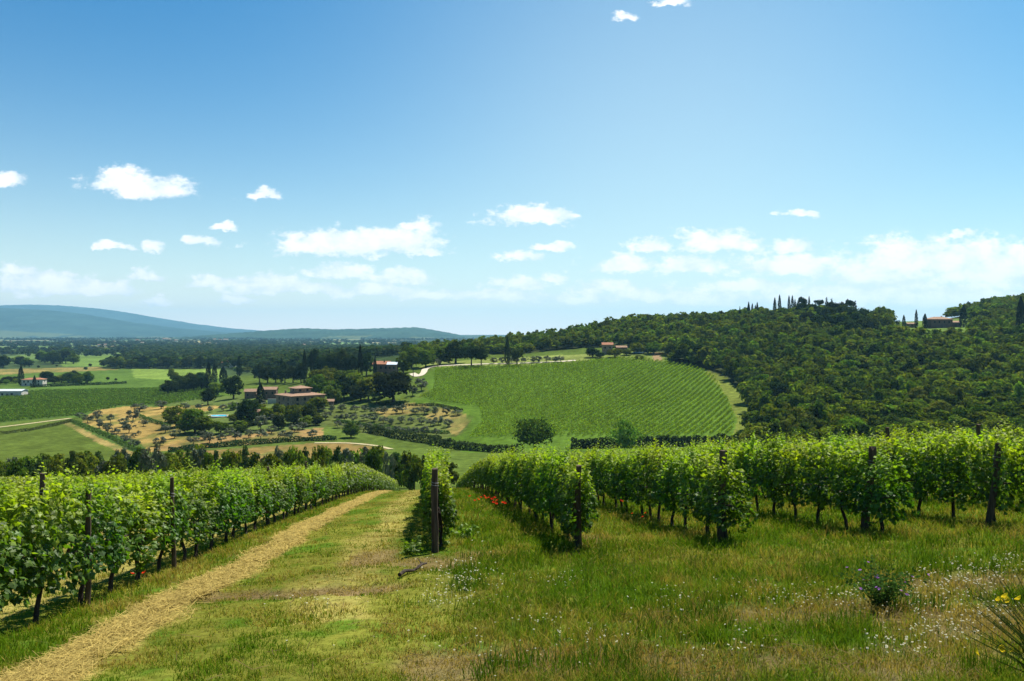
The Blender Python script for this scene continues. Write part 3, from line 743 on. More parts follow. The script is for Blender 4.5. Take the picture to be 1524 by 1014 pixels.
def mass(name, X, Y, Z, h, w, nleaf, leafr, col, label, jit=0.28, nv=6, colvar=0.3):
    """one woodland object: many simple crowns of leaf clumps"""
    Vs, Ts, Cs, n0 = [], [], [], 0
    pr = [crown(900 + i, nleaf, leafr, 14, (1, 1, 1), z0=0.1, colvar=colvar) for i in range(nv)]
    for i in range(len(X)):
        V, T, C = pr[i % nv]
        a = rng.uniform(0, 6.28); ca, sa = math.cos(a), math.sin(a)
        P = np.empty_like(V); P[:, 0] = (V[:, 0] * ca - V[:, 1] * sa) * w[i] + X[i]; P[:, 1] = (V[:, 0] * sa + V[:, 1] * ca) * w[i] + Y[i]
        P[:, 2] = V[:, 2] * h[i] + Z[i] - 0.4
        c = np.array(col) * rng.uniform(1 - jit, 1 + jit) * (0.6 if rng.random() < 0.25 else 1.0) * np.array([rng.uniform(0.85, 1.25), 1, rng.uniform(0.8, 1.2)])
        Vs.append(P); Ts.append(T + n0); Cs.append(C * c); n0 += len(V)
    me = mesh_np(name, np.concatenate(Vs), np.concatenate(Ts), np.concatenate(Cs), [M['wood_leaf']])
    tag(obj(name, me), label, 'woodland', kind='stuff')
    print(name, len(X))
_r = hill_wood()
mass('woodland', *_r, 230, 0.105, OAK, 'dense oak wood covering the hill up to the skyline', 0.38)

def plain_wood():
    X, Y = scatter_grid(-1300, 60, 760, 2300, 15)
    Z = gz(X, Y); px, py = to_pix(X, Y, Z)
    k = inpoly(px, py, PLAINWOOD)
    X, Y, Z = X[k], Y[k], Z[k]; n = len(X)
    mass('far_woodland', X, Y, Z, rng.uniform(8, 14, n), rng.uniform(15, 20, n), 70, 0.16, (0.034, 0.058, 0.012), 'broad dark wood across the plain beyond the farm', 0.3)
plain_wood()
def far_plain():
    """hedgerows and copses dotted over the plain towards the hills"""
    xs, ys = [], []
    for i in range(260):
        Yc = math.exp(rng.uniform(math.log(1500), math.log(6000))); pc = rng.uniform(-300, 800)
        xc = ray(pc, Yc); n = int(rng.integers(4, 26)); a = rng.normal(0, 0.35)
        t = np.arange(n) * 17 * rng.uniform(0.7, 1.2); thick = rng.uniform(2, 40)
        xs.append(xc + t * math.cos(a) + rng.normal(0, 4, n)); ys.append(Yc + t * math.sin(a) + rng.normal(0, thick, n))
    X = np.concatenate(xs); Y = np.concatenate(ys); Z = gz(X, Y); px, py = to_pix(X, Y, Z)
    k = ~inpoly(px, py, PLAINWOOD) & (Z < -35); X, Y, Z = X[k], Y[k], Z[k]; n = len(X)
    mass('plain_copses', X, Y, Z, rng.uniform(8, 15, n), rng.uniform(14, 24, n), 34, 0.2, (0.03, 0.048, 0.014), 'copses and hedgerows dotting the hazy far plain', 0.25)
far_plain()
# ------------------------------------------------------------------ the near vineyard
RD = np.array([-0.095, 1.0]); RD /= np.linalg.norm(RD); RN = np.array([RD[1], -RD[0]])   # along and across the rows
ROWANG = math.atan2(RD[1], RD[0])
LEAF_A = [-90, -58, -28, 6, 38, 90, 142, 174, 208, 238]
LEAF_R = [0.16, 0.50, 0.36, 0.58, 0.40, 0.64, 0.40, 0.58, 0.36, 0.50]
_la = np.radians(LEAF_A); _lr = np.array(LEAF_R)
LEAF_V = np.concatenate([[[0, 0.02, 0.06]], np.stack([_lr * np.cos(_la), _lr * np.sin(_la), -0.22 * np.abs(_lr * np.cos(_la)) - 0.12 * np.maximum(_lr * np.sin(_la), 0)], -1)])
LEAF_T = np.array([(0, i, i % 10 + 1) for i in range(1, 11)])
def leaves(P, Nrm, tip, size, r):
    """lobed vine leaves: P position, Nrm facing, tip the direction the point hangs in"""
    n = len(P); y = unit(tip - (tip * Nrm).sum(-1, keepdims=True) * Nrm); x = np.cross(y, Nrm)
    s = np.broadcast_to(size, (n,))[:, None, None]
    L_ = LEAF_V[None] * np.array([1, 1, 1.0])
    V = P[:, None] + s * (L_[..., 0:1] * x[:, None] + L_[..., 1:2] * y[:, None] + L_[..., 2:3] * Nrm[:, None])
    T = (np.arange(n)[:, None, None] * 11 + LEAF_T[None]).reshape(-1, 3)
    return V.reshape(-1, 3), T
GREEN = np.array([0.066, 0.128, 0.010]); YOUNG = np.array([0.29, 0.36, 0.025])  # YOUNG: young-leaf colour, brightened to carry painted leaf highlights too
def vine_variant(seed, nleaf=1000, endskirt=False):
    r = np.random.default_rng(seed)
    A = Acc()
    # canopy: shoots rising from the cordon, leaves spread along them
    z0 = 0.30 if endskirt else 0.34
    zl = 1.52
    z = z0 + (zl - z0) * r.beta(1.25, 1.05, nleaf)
    t = (z - z0) / (zl - z0)
    half = np.interp(t, [0, 0.25, 0.6, 1.0], [0.20, 0.31, 0.30, 0.19])
    x = r.uniform(-0.68, 0.68, nleaf)
    y = np.sign(r.normal(size=nleaf)) * half * np.sqrt(r.uniform(0.12, 1.0, nleaf)) * (0.8 + 0.45 * vnoise(x * 3 + seed, z * 3.2, seed))
    z = z + 0.12 * (vnoise(x * 4, y * 6 + seed, seed + 5) - 0.5) + 0.30 * (1 - t) * (vnoise(x * 2.6 + seed, y * 0, seed + 15) - 0.35)
    keep = vnoise(x * 3.1 + seed * 3, z * 3.4 + 7, seed + 40) > 0.34
    x, y, z, t = x[keep], y[keep], z[keep], t[keep]; nleaf = len(x)
    P = np.stack([x, y, z], -1)
    Nn = unit(np.stack([r.normal(size=nleaf) * 0.4, np.sign(y) * 0.75, 0.55 + 0.4 * t], -1) + r.normal(size=(nleaf, 3)) * 0.55)
    tip = np.stack([r.normal(size=nleaf) * 0.35, np.sign(y) * 0.45, -0.8 + 0 * t], -1)
    V, T = leaves(P, Nn, tip, r.uniform(0.06, 0.125, nleaf) * (1.05 - 0.25 * t), r)
    yo = np.clip((t - 0.56) * 1.4 + r.normal(size=nleaf) * 0.18, 0, 0.9)[:, None]  # paler towards the top: young growth plus highlights put into the colour
    c = (GREEN * (1 - yo) + YOUNG * yo) * r.uniform(0.5, 1.5, (nleaf, 1))
    A.add(V, T, np.repeat(c, 11, axis=0))
    # bare-tipped young shoots above
    ns = 17
    for i in range(ns):
        b = np.array([r.uniform(-0.6, 0.6), r.uniform(-0.16, 0.16), r.uniform(1.32, 1.52)])
        ln = r.uniform(0.14, 0.52) * (1.35 if r.random() < 0.15 else 1); d = unit(np.array([r.normal() * 0.32, r.normal() * 0.32, 1.0]))
        pts = [b, b + d * ln * 0.5, b + d * ln + np.array([r.normal(), r.normal(), -0.4]) * 0.05]
        tv, tt = tube(pts, [0.006, 0.004, 0.002], 3, cap=False)
        A.add(tv, tt, YOUNG * 0.8)
        m = int(5 + ln * 14); q = np.linspace(0.1, 1, m)
        LP = b + d * ln * q[:, None]
        az = r.uniform(0, 6.28) + np.arange(m) * math.pi + r.normal(size=m) * 0.5
        o = np.stack([np.cos(az), np.sin(az), 0.25 + 0 * az], -1)
        size = np.interp(q, [0, 0.7, 1], [0.105, 0.08, 0.035]) * r.uniform(0.8, 1.2, m)
        LP = LP + o * size[:, None] * 0.55
        Nn = unit(np.stack([-0.3 * np.cos(az), -0.3 * np.sin(az), 1 + 0 * az], -1) + r.normal(size=(m, 3)) * 0.4)
        V, T = leaves(LP, Nn, o + [0, 0, -0.1], size, r)
        c = (GREEN * 0.25 + YOUNG * 0.75) * r.uniform(0.8, 1.35, (m, 1))
        A.add(V, T, np.repeat(c, 11, axis=0))
    fol = A.mesh('vine_foliage_%d' % seed, [M['vine_leaf']])
    # trunk with its two arms along the wire
    parts = []; k = r.uniform(-0.05, 0.05, 6)
    parts.append(tube([(k[0], k[1], -0.06), (k[0] * 1.2 + 0.02, k[1], 0.2), (k[2], k[3], 0.45), (0.01, 0, 0.72), (0, 0, 0.80)], [0.042, 0.034, 0.03, 0.034, 0.03], 7))
    for sgn in (-1, 1):
        parts.append(tube([(0, 0, 0.74), (sgn * 0.16, k[4] * 0.5, 0.80), (sgn * 0.36, k[5] * 0.5, 0.79), (sgn * 0.55, 0, 0.80)], [0.026, 0.02, 0.017, 0.011], 6))
    V = []; T = []; n = 0
    for v, t_ in parts: V.append(v); T.append(t_ + n); n += len(v)
    return mesh_np('vine_trunk_%d' % seed, np.concatenate(V), np.concatenate(T), None, [M['bark']], smooth=True), fol
VINES = [vine_variant(100 + i) for i in range(8)]
ENDVINES = [vine_variant(200 + i, 1200, True) for i in range(3)]
ROWS = [  # lateral place of the row, distance of its near end and of its far end, how the label names it
    (0.0, 15.75, 100, 'lone middle row left of the poppies'), (2.8, 14.95, 100, 'row just right of the poppies'),
    (5.6, 15.0, 85, 'second row right of the poppies'), (8.35, 14.8, 70, 'third row right of the poppies'),
    (10.9, 15.2, 60, 'fourth row right of the poppies'), (13.6, 15.2, 55, 'fifth row right of the poppies'),
    (16.3, 15.2, 50, 'sixth row right of the poppies'), (19.0, 15.2, 50, 'seventh row right of the poppies'), (21.7, 15.2, 48, ''), (24.4, 15.2, 46, ''), (27.1, 15.2, 44, ''), (29.8, 16, 44, ''), (32.5, 20, 44, ''),
    (-5.0, 7.3, 100, 'row bordering the straw strip'), (-7.75, 7.5, 100, 'second row left of the straw strip'), (-10.5, 9, 100, 'third row left of the straw strip'),
    (-13.2, 12, 95, ''), (-15.9, 14, 90, ''), (-18.6, 18, 85, ''), (-21.3, 22, 80, ''), (-24, 26, 76, ''), (-26.7, 30, 72, ''), (-29.4, 34, 70, ''), (-32.1, 40, 68, ''), (-34.8, 45, 66, '')]
STEP = 1.12
def place_vines():
    cand = []
    for ri, (s, y0, y1, nm) in enumerate(ROWS):
        n = int((y1 - y0) / (STEP * RD[1])); 
        for i in range(n):
            Y = y0 + 0.35 + i * STEP * RD[1]; X = s - 0.095 * Y
            X += rng.normal() * 0.05; Y += rng.normal() * 0.08
            px = CX + F * X / Y
            cand.append((X, Y, ri, i, -60 < px < 1584))
    vis = [c for c in cand if c[4]]
    vis.sort(key=lambda c: c[1] + 6 * (ROWS[c[2]][3] == ''))
    ind = set((c[2], c[3]) for c in vis[:298])
    cnt = {}
    rest = []
    cand.sort(key=lambda c: (c[2], c[3]))
    for X, Y, ri, i, v in cand:
        if (ri, i) in ind:
            nm = ROWS[ri][3] or ('dense rows beyond the right end posts' if ROWS[ri][0] > 0 else 'hidden rows at the far left')
            first = cnt.get(ri, 0) == 0; cnt[ri] = cnt.get(ri, 0) + 1
            end = i == 0 and ROWS[ri][0] > -2
            t, f = (ENDVINES if end else VINES)[(i * 3 + ri * 5) % (3 if end else 8)]
            z = gz1(X, Y)
            sl = math.atan2(gz1(X + RD[0], Y + RD[1]) - z, 1.0)
            o = empty('grape_vine', (X, Y, z), ROWANG + (math.pi if rng.random() < 0.5 else 0))
            o.rotation_euler[1] = -sl if abs(o.rotation_euler[2] - ROWANG) < 0.1 else sl
            o.scale = (1, rng.uniform(0.9, 1.15), rng.uniform(0.88, 1.11) * (0.93 if ROWS[ri][0] < -2 else 1.0))
            if ROWS[ri][3]:
                k = cnt[ri]
                if end: lab = 'leafy end vine at the near end of the %s' % nm
                else: lab = '%s grape vine from the near end of the %s' % (ordinal(k), nm)
                tag(o, lab, 'grape vine', 'vines of the ' + nm)
            else:
                tag(o, 'leafy grape vine in the ' + nm, 'grape vine', 'vines of the ' + nm)
            obj('trunk', t, o); obj('foliage', f, o)
        else: rest.append((X, Y, ri))
    # the remaining vines of the block as one mass
    X = np.array([c[0] for c in rest]); Y = np.array([c[1] for c in rest]); Z = gz(X, Y); n = len(X); m = 260
    r = rng
    t = r.beta(1.2, 1.1, (n, m)); a = r.uniform(-0.62, 0.62, (n, m)); sg = np.sign(r.normal(size=(n, m)))
    half = np.interp(t, [0, 0.25, 0.7, 0.85, 1.0], [0.2, 0.31, 0.27, 0.15, 0.06])
    b = sg * half * np.sqrt(r.uniform(0.1, 1, (n, m))); h = 0.45 + t * 1.25 * (1 + 0.12 * vnoise(a * 4 + X[:, None], Y[:, None], 3)) 
    P = np.stack([X[:, None] + a * RD[0] + b * RN[0], Y[:, None] + a * RD[1] + b * RN[1], Z[:, None] + h], -1).reshape(-1, 3)
    Nn = unit(np.stack([sg * RN[0] * 0.7, sg * RN[1] * 0.7, 0.5 + 0.5 * t], -1).reshape(-1, 3) + r.normal(size=(n * m, 3)) * 0.5)
    V, T = diamonds(P, Nn, r.uniform(0.055, 0.11, n * m), r, 0.85, 0.1)
    yo = np.clip((t.reshape(-1, 1) - 0.5) * 1.5 + r.normal(size=(n * m, 1)) * 0.2, 0, 0.9)
    c = (GREEN * (1 - yo) + YOUNG * yo) * r.uniform(0.7, 1.3, (n * m, 1))
    A = Acc(); A.add(V, T, np.repeat(c, 4, axis=0), 0)
    for i in range(n):
        tv, tt = tube([(X[i], Y[i], Z[i] - 0.05), (X[i] + r.normal() * 0.03, Y[i], Z[i] + 0.4), (X[i], Y[i], Z[i] + 0.85)], [0.042, 0.033, 0.028], 5, False)
        A.add(tv, tt, (0.03, 0.022, 0.016), 1)
    tag(obj('vine_rows', A.mesh('vine_rows', [M['vine_leaf'], M['bark']])), 'remaining vines running down the near slope in rows', 'vine rows', kind='stuff')
    print('vines', len(ind), n)
def ordinal(n):
    suf = 'th' if 10 <= n % 100 <= 20 else {1: 'st', 2: 'nd', 3: 'rd'}.get(n % 10, 'th')
    return '%d%s' % (n, suf)
place_vines()

def stake(seed, h, r0, lean=(0, 0), split=False):
    r = np.random.default_rng(seed); A = Acc()
    zs = np.linspace(-0.25, h, 9); k = 9
    pts = np.stack([lean[0] * zs / h + 0.012 * np.sin(zs * 3 + seed), lean[1] * zs / h + 0.01 * np.cos(zs * 4 + seed), zs], -1)
    V, T = tube(pts, r0 * (1.1 - 0.12 * zs / h) * r.uniform(0.94, 1.06, 9), k)
    V = V + r.normal(size=V.shape) * 0.004
    if split:
        V[-2 - k:-1:2, 2] -= 0.07
    return V, T
def post(px, Y, h, r0, label, lean=(0, 0), split=False, seed=0, wire=True):
    X = ray(px, Y); z = gz1(X, Y)
    o = empty('vineyard_post', (X, Y, z), 0)
    V, T = stake(seed, h, r0, lean, split)
    obj('stake', mesh_np('stake', V, T, None, [M['stake']], smooth=False), o)
    th = np.linspace(0, 4 * math.pi, 40); zz = np.interp(th, [0, 4 * math.pi], [h * 0.86, h * 0.80])
    V, T = tube(np.stack([lean[0] * zz / h + (r0 + 0.006) * np.cos(th), lean[1] * zz / h + (r0 + 0.006) * np.sin(th), zz], -1), 0.004, 4)
    obj('wire_tie', mesh_np('wire_tie', V, T, None, [M['wire']]), o)
    tag(o, label, 'post', 'wooden posts of the near vineyard')
M['wire'] = rough_mat('old_wire', (0.2, 0.2, 0.2), (0.34, 0.33, 0.32), 8, rough=0.4)
post(646, 15.25, 1.62, 0.062, 'straight brown wooden post in front of the lone middle row', (0.02, 0), seed=1)
post(861, 15.45, 1.64, 0.06, 'dark post half buried in leaves just right of the poppies', (0.0, 0), seed=2)
post(1074, 15.4, 1.78, 0.07, 'dark post at the end of the second row right of the poppies', (0.03, 0), seed=3)
post(1289, 15.5, 1.70, 0.07, 'thick post with a split top, half hidden by leaves', (0.13, 0), True, seed=4)
post(1474, 15.3, 1.64, 0.062, 'brown post leaning right with a flat sawn top', (0.17, 0), seed=5)
post(128, 11.0, 1.62, 0.034, 'thin grey post standing in the row beside the straw strip, nearest the left edge', (0.03, 0), seed=6)
post(257, 14.3, 1.70, 0.036, 'slim brown post rising above the leaves beside the straw strip', (-0.02, 0), seed=7)
post(62, 15.5, 1.9, 0.05, 'short dark post top among the leaves at the far left', (0, 0), seed=8)
post(398, 24.0, 1.75, 0.05, 'small post peeping from the row beside the straw strip, further down', (0, 0), seed=9)
post(455, 31.5, 1.9, 0.05, 'tiny post top far down the row beside the straw strip', (0, 0), seed=10)
post(1322, 20.5, 2.05, 0.05, 'thin post top behind the split post', (0, 0), seed=11)
post(1458, 20.5, 2.0, 0.05, 'thin post top just left of the leaning post', (0, 0), seed=12)

# ------------------------------------------------------------------ grass, straw and flowers of the near slope
def near_points(n, ymin, ymax, umax=0.8, power=1.0):
    """random ground points, thinning with distance"""
    t = rng.random(n); Y = ymin * (ymax / ymin) ** (t ** power)
    X = rng.uniform(-umax, umax, n) * (Y + 1.2)
    return X, Y
def blades(name, n, ymin, ymax, hfun, colfun, width, keep=None, label='', cat='grass', bend=0.75):
    X, Y = near_points(n, ymin, ymax)
    cl = fbm(X * 4, Y * 4, 81, 2)
    k = rng.random(n) < np.clip(cl * 2.2 - 0.35, 0.08, 1)
    if keep is not None: k &= keep(X, Y)
    X, Y = X[k], Y[k]; n = len(X)
    Z = gz(X, Y); h = hfun(X, Y) * rng.uniform(0.5, 1.25, n)
    az = rng.uniform(0, 6.28, n); dx, dy = np.cos(az), np.sin(az)
    bd = h * rng.uniform(0.1, bend * 1.6, n); w = width * np.maximum(Y / 7.0, 0.8) ** 0.75 * rng.uniform(0.6, 1.3, n)
    wa = az + math.pi / 2 + rng.normal(0, 0.6, n); wx, wy = np.cos(wa) * w * 0.5, np.sin(wa) * w * 0.5
    B = np.stack([X, Y, Z - 0.02], -1)
    mid = B + np.stack([dx * bd * 0.35, dy * bd * 0.35, h * 0.6], -1); tipp = B + np.stack([dx * bd, dy * bd, h], -1)
    W = np.stack([wx, wy, 0 * wx], -1)
    V = np.stack([B - W, B + W, mid + W * 0.75, mid - W * 0.75, tipp], 1).reshape(-1, 3)
    i = np.arange(n)[:, None] * 5
    T = np.concatenate([i + [[0, 1, 2]], i + [[0, 2, 3]], i + [[3, 2, 4]]])
    c = np.repeat(colfun(X, Y, n), 5, axis=0)
    o = obj(name, mesh_np(name, V, T, c, [M['grass']])); tag(o, label, cat, kind='stuff')
    return o
def grass_h(X, Y):
    straw, bare, long_, faint, under = near_patch(X, Y)
    s = X + 0.095 * Y
    base = 0.06 + 0.13 * long_ * (0.35 + 1.0 * fbm(X * 0.7, Y * 0.7, 91, 3)) + 0.10 * np.clip(1 - np.abs(s + 4.5) / 0.8, 0, 1)
    return base * (1 - 0.55 * bare) * (1 - 0.6 * np.clip(straw, 0, 1))
def grass_c(X, Y, n):
    straw, bare, long_, faint, under = near_patch(X, Y)
    g = fbm(X * 0.8, Y * 0.6, 121, 4) * 0.55 + fbm(X * 3.5, Y * 3.0, 131, 3) * 0.45
    w = sstep(0.40, 0.72, g + rng.normal(0, 0.09, n) + 0.04 * (1 - long_) + 0.22 * bare + 0.2 * np.clip(straw, 0, 1) + 0.08 * faint)[:, None]
    gr = np.array([0.086, 0.158, 0.008]); mid = np.array([0.175, 0.198, 0.014]); dry = np.array([0.30, 0.22, 0.052])
    c = np.where(w < 0.5, gr * (1 - 2 * w) + mid * 2 * w, mid * (2 - 2 * w) + dry * (2 * w - 1))
    return c * rng.uniform(0.65, 1.35, (n, 1))
blades('meadow_grass', 620000, 4.6, 75, grass_h, grass_c, 0.0075, lambda X, Y: (rng.random(len(X)) > 0.75 * np.clip(near_patch(X, Y)[0], 0, 1)) & (rng.random(len(X)) > 0.15 * near_patch(X, Y)[1]), 'green and dry grass over the near slope')
# tufts of coarse deep green grass
def tuft_keep(X, Y):
    return (fbm(X * 1.3, Y * 1.1, 301, 3) > 0.60) & (X + 0.095 * Y > 0.2)
blades('grass_tufts', 200000, 4.8, 40, lambda X, Y: 0.20 + 0 * X, lambda X, Y, n: np.array([0.062, 0.115, 0.007]) * rng.uniform(0.7, 1.4, (n, 1)), 0.009, tuft_keep, 'coarse deep green grass tufts right of the middle row', bend=0.5)
def straw_stuff():
    n = 70000
    Y = 5.0 * (80 / 5.0) ** rng.random(n); s = -3.55 + rng.normal(0, 0.3, n); X = s - 0.095 * Y
    st = near_patch(X, Y)[0]; k = rng.random(n) < np.clip(st * 1.1, 0, 1)
    X, Y = X[k], Y[k]; n0 = len(X)
    x2, y2 = near_points(18000, 4.8, 45, 0.8); kk = rng.random(len(x2)) < np.clip(near_patch(x2, y2)[1] * 0.7 + near_patch(x2, y2)[3] * 0.5 + 0.04, 0, 1)
    X = np.concatenate([X, x2[kk]]); Y = np.concatenate([Y, y2[kk]]); n = len(X)
    Z = gz(X, Y) + rng.uniform(0.01, 0.075, n); a = rng.uniform(0, 6.28, n); l = rng.uniform(0.04, 0.13, n); w = 0.0028 * np.maximum(Y / 7, 0.9) ** 0.8
    D = np.stack([np.cos(a) * l, np.sin(a) * l, rng.normal(0, 0.16, n) * l], -1); W = np.stack([-np.sin(a) * w, np.cos(a) * w, 0.3 * w], -1)
    P = np.stack([X, Y, Z], -1); V = np.stack([P - D - W, P - D + W, P + D + W, P + D - W], 1).reshape(-1, 3)
    i = np.arange(n)[:, None] * 4
    c = np.where((np.arange(n) < n0)[:, None], np.array([0.46, 0.35, 0.11]), np.array([0.19, 0.14, 0.06])) * rng.uniform(0.5, 1.2, (n, 1))
    tag(obj('cut_straw', mesh_np('cut_straw', V, np.concatenate([i + [[0, 1, 2]], i + [[0, 2, 3]]]), np.repeat(c, 4, axis=0), [M['grass']])), 'golden mown straw lying in a strip along the vines', 'straw', kind='stuff')
straw_stuff()
def seedheads():
    A = []; X, Y = near_points(15000, 5.0, 40, 0.8)
    k = (X + 0.095 * Y > 0.1) & (rng.random(len(X)) < np.clip((fbm(X * 0.8, Y * 0.6, 401, 3) - 0.42) * 3, 0.03, 1)) & (near_patch(X, Y)[1] < 0.4)
    X, Y = X[k], Y[k]; n = len(X); Z = gz(X, Y); h = rng.uniform(0.14, 0.34, n); a = rng.normal(0.4, 0.9, n)
    sc = np.maximum(Y / 8, 0.9) ** 0.7
    B = np.stack([X, Y, Z], -1); T_ = B + np.stack([np.cos(a) * 0.11, np.sin(a) * 0.11, h], -1)
    E = T_ + np.stack([np.cos(a) * 0.055, np.sin(a) * 0.055, 0.025 + 0 * a], -1); Mi = (T_ + E) / 2
    side = np.stack([-np.sin(a), np.cos(a), 0 * a], -1) * (0.009 * sc)[:, None]; st = side * 0.22
    up = np.array([0, 0, 0.008])[None] * sc[:, None]
    V = np.stack([B - st, B + st, T_ + st, T_ - st, T_, Mi + side, E, Mi - side, Mi + up, Mi - up], 1).reshape(-1, 3)
    i = np.arange(n)[:, None] * 10
    T = np.concatenate([i + [[0, 1, 2]], i + [[0, 2, 3]], i + [[4, 5, 8]], i + [[5, 6, 8]], i + [[6, 7, 8]], i + [[7, 4, 8]], i + [[4, 5, 9]], i + [[5, 6, 9]], i + [[6, 7, 9]], i + [[7, 4, 9]]])
    c = np.array([0.19, 0.20, 0.035]) * rng.uniform(0.7, 1.3, (n, 1)); c[:, 0] *= rng.uniform(0.8, 1.25, n)
    tag(obj('wild_barley', mesh_np('wild_barley', V, T, np.repeat(c, 10, axis=0), [M['grass']])), 'nodding pale ears of wild barley in the long grass', 'wild barley', kind='stuff')
seedheads()
def near_at(px, py):
    Y = np.linspace(4, 110, 4000); X = (px - CX) / F * Y
    d = gz(X, Y) - (HZ - py) / F * Y; k = int(np.argmax(d > 0))
    return float(X[k]), float(Y[k])
def daisies():
    cl = [(690, 872, 50, 26, 210), (650, 905, 40, 14, 60), (470, 905, 60, 5, 22), (830, 872, 40, 10, 30), (800, 935, 50, 10, 30), (880, 960, 60, 14, 40), (1130, 895, 50, 14, 60), (1210, 900, 60, 12, 90), (1290, 895, 50, 14, 90),
          (1440, 870, 60, 22, 190), (1500, 845, 30, 14, 80), (1390, 900, 70, 22, 140), (1400, 950, 60, 14, 110), (1340, 975, 50, 10, 60), (1480, 920, 40, 20, 80), (1100, 960, 120, 30, 60), (700, 980, 200, 20, 50), (1010, 900, 60, 20, 50)]
    V, T, C, n0 = [], [], [], 0
    for cx, cy, rx, ry, n in cl:
        for i in range(int(n * 0.8)):
            x, y = near_at(cx + rng.normal() * rx * 0.6, cy + rng.normal() * ry * 0.7); z = gz1(x, y); h = rng.uniform(0.06, 0.15); r0 = rng.uniform(0.008, 0.013) * max(1, y / 9)
            tl = unit(np.array([rng.normal() * 0.35, rng.normal() * 0.35, 1.0])); a = unit(np.cross(tl, [1, 0.2, 0])); b = np.cross(tl, a); c = np.array([x, y, z + h])
            th = np.arange(10) * math.pi / 5; rr = r0 * np.where(np.arange(10) % 2 == 0, 1.0, 0.72)
            ring = c + rr[:, None] * (np.cos(th)[:, None] * a + np.sin(th)[:, None] * b) - tl * r0 * 0.15
            cen = c + (r0 * 0.36) * (np.cos(th[::2])[:, None] * a + np.sin(th[::2])[:, None] * b) + tl * r0 * 0.2
            v = [c[None], ring, cen, (c + tl * r0 * 0.4)[None], np.array([[x - 0.0012, y, z], [x + 0.0012, y, z]])]
            t = [(0, 1 + j, 1 + (j + 1) % 10) for j in range(10)] + [(16, 11 + j, 11 + (j + 1) % 5) for j in range(5)] + [(17, 18, 0)]
            V += v; T.append(np.array(t) + n0); n0 += 19
            C.append(np.concatenate([np.tile([0.6, 0.6, 0.48], (11, 1)), np.tile([0.6, 0.42, 0.04], (6, 1)), np.tile([0.04, 0.07, 0.01], (2, 1))]))
    tag(obj('daisies', mesh_np('daisies', np.concatenate(V), np.concatenate(T), np.concatenate(C), [M['petal']])), 'small white daisies in drifts among the grass', 'daisies', kind='stuff')
daisies()

def flower_mesh(name, petals, rad, cup, col, cen):
    A = Acc()
    for i in range(petals):
        a0 = 2 * math.pi * i / petals; pts = []
        for (q, wd, zz) in ((0.08, 0.10, 0.0), (0.5, 0.52, cup * 0.45), (0.85, 0.62, cup * 0.9), (1.0, 0.34, cup * 1.05)):
            for sd in (-1, 0, 1):
                a = a0 + sd * wd; pts.append((rad * q * math.cos(a), rad * q * math.sin(a), rad * (zz - 0.06 * (sd == 0))))
        t = []
        for k in range(3):
            for j in range(2):
                p = k * 3 + j; t += [(p, p + 1, p + 4), (p, p + 4, p + 3)]
        A.add(pts, t, np.array(col) * random.uniform(0.85, 1.15))
    th = np.arange(6) * math.pi / 3
    A.add(np.concatenate([[[0, 0, rad * 0.22]], np.stack([0.2 * rad * np.cos(th), 0.2 * rad * np.sin(th), 0 * th + rad * 0.05], -1)]), [(0, 1 + j, 1 + (j + 1) % 6) for j in range(6)], cen)
    return A.mesh(name, [M['petal']])
def stem_mesh(name, h, lean, col=(0.07, 0.12, 0.03), r=0.003):
    V, T = tube([(0, 0, -0.02), (lean * 0.3, 0, h * 0.6), (lean, 0, h)], [r, r * 0.9, r * 0.7], 5)
    return mesh_np(name, V, T, np.tile(col, (len(V), 1)), [M['grass']])
POPPY = flower_mesh('poppy_petals', 4, 0.05, 0.5, (0.72, 0.035, 0.012), (0.02, 0.02, 0.02))
PSTEM = stem_mesh('poppy_stem', 0.42, 0.02)
def poppies():
    spots = [(699, 751), (716, 753), (721, 751), (724, 755), (728, 753), (732, 757), (736, 754), (734, 763), (739, 765), (748, 764), (752, 765), (712, 757), (706, 760), (741, 759),
             (927, 764), (943, 787), (960, 786), (957, 794), (193, 895), (211, 894), (1183, 762)]
    place = lambda p: ('in the drift right of the middle row' if p[0] < 800 else 'below the second row on the right' if p[0] < 1100 else 'alone under the split-topped post row') if p[0] > 400 else 'beside the straw strip at the left'
    order = {}
    for p in sorted(spots):
        w = place(p); order[w] = order.get(w, 0) + 1
        x, y = near_at(p[0], p[1] + 6); 
        o = empty('poppy', (x, y, gz1(x, y)), random.uniform(0, 6.28), 1.0)
        k = 0.62 if y < 18 else 1.1
        obj('stem', PSTEM, o)
        f = obj('flower', POPPY, o, (0.02, 0, 0.42), (random.uniform(-0.6, 0.6), random.uniform(-0.6, 0.6), 0), (k, k, k))
        lab = 'red poppy ' + w + (', %s from the left' % ordinal(order[w]) if not w.startswith('alone') else '')
        tag(o, lab, 'poppy', 'red poppies in the grass')
poppies()

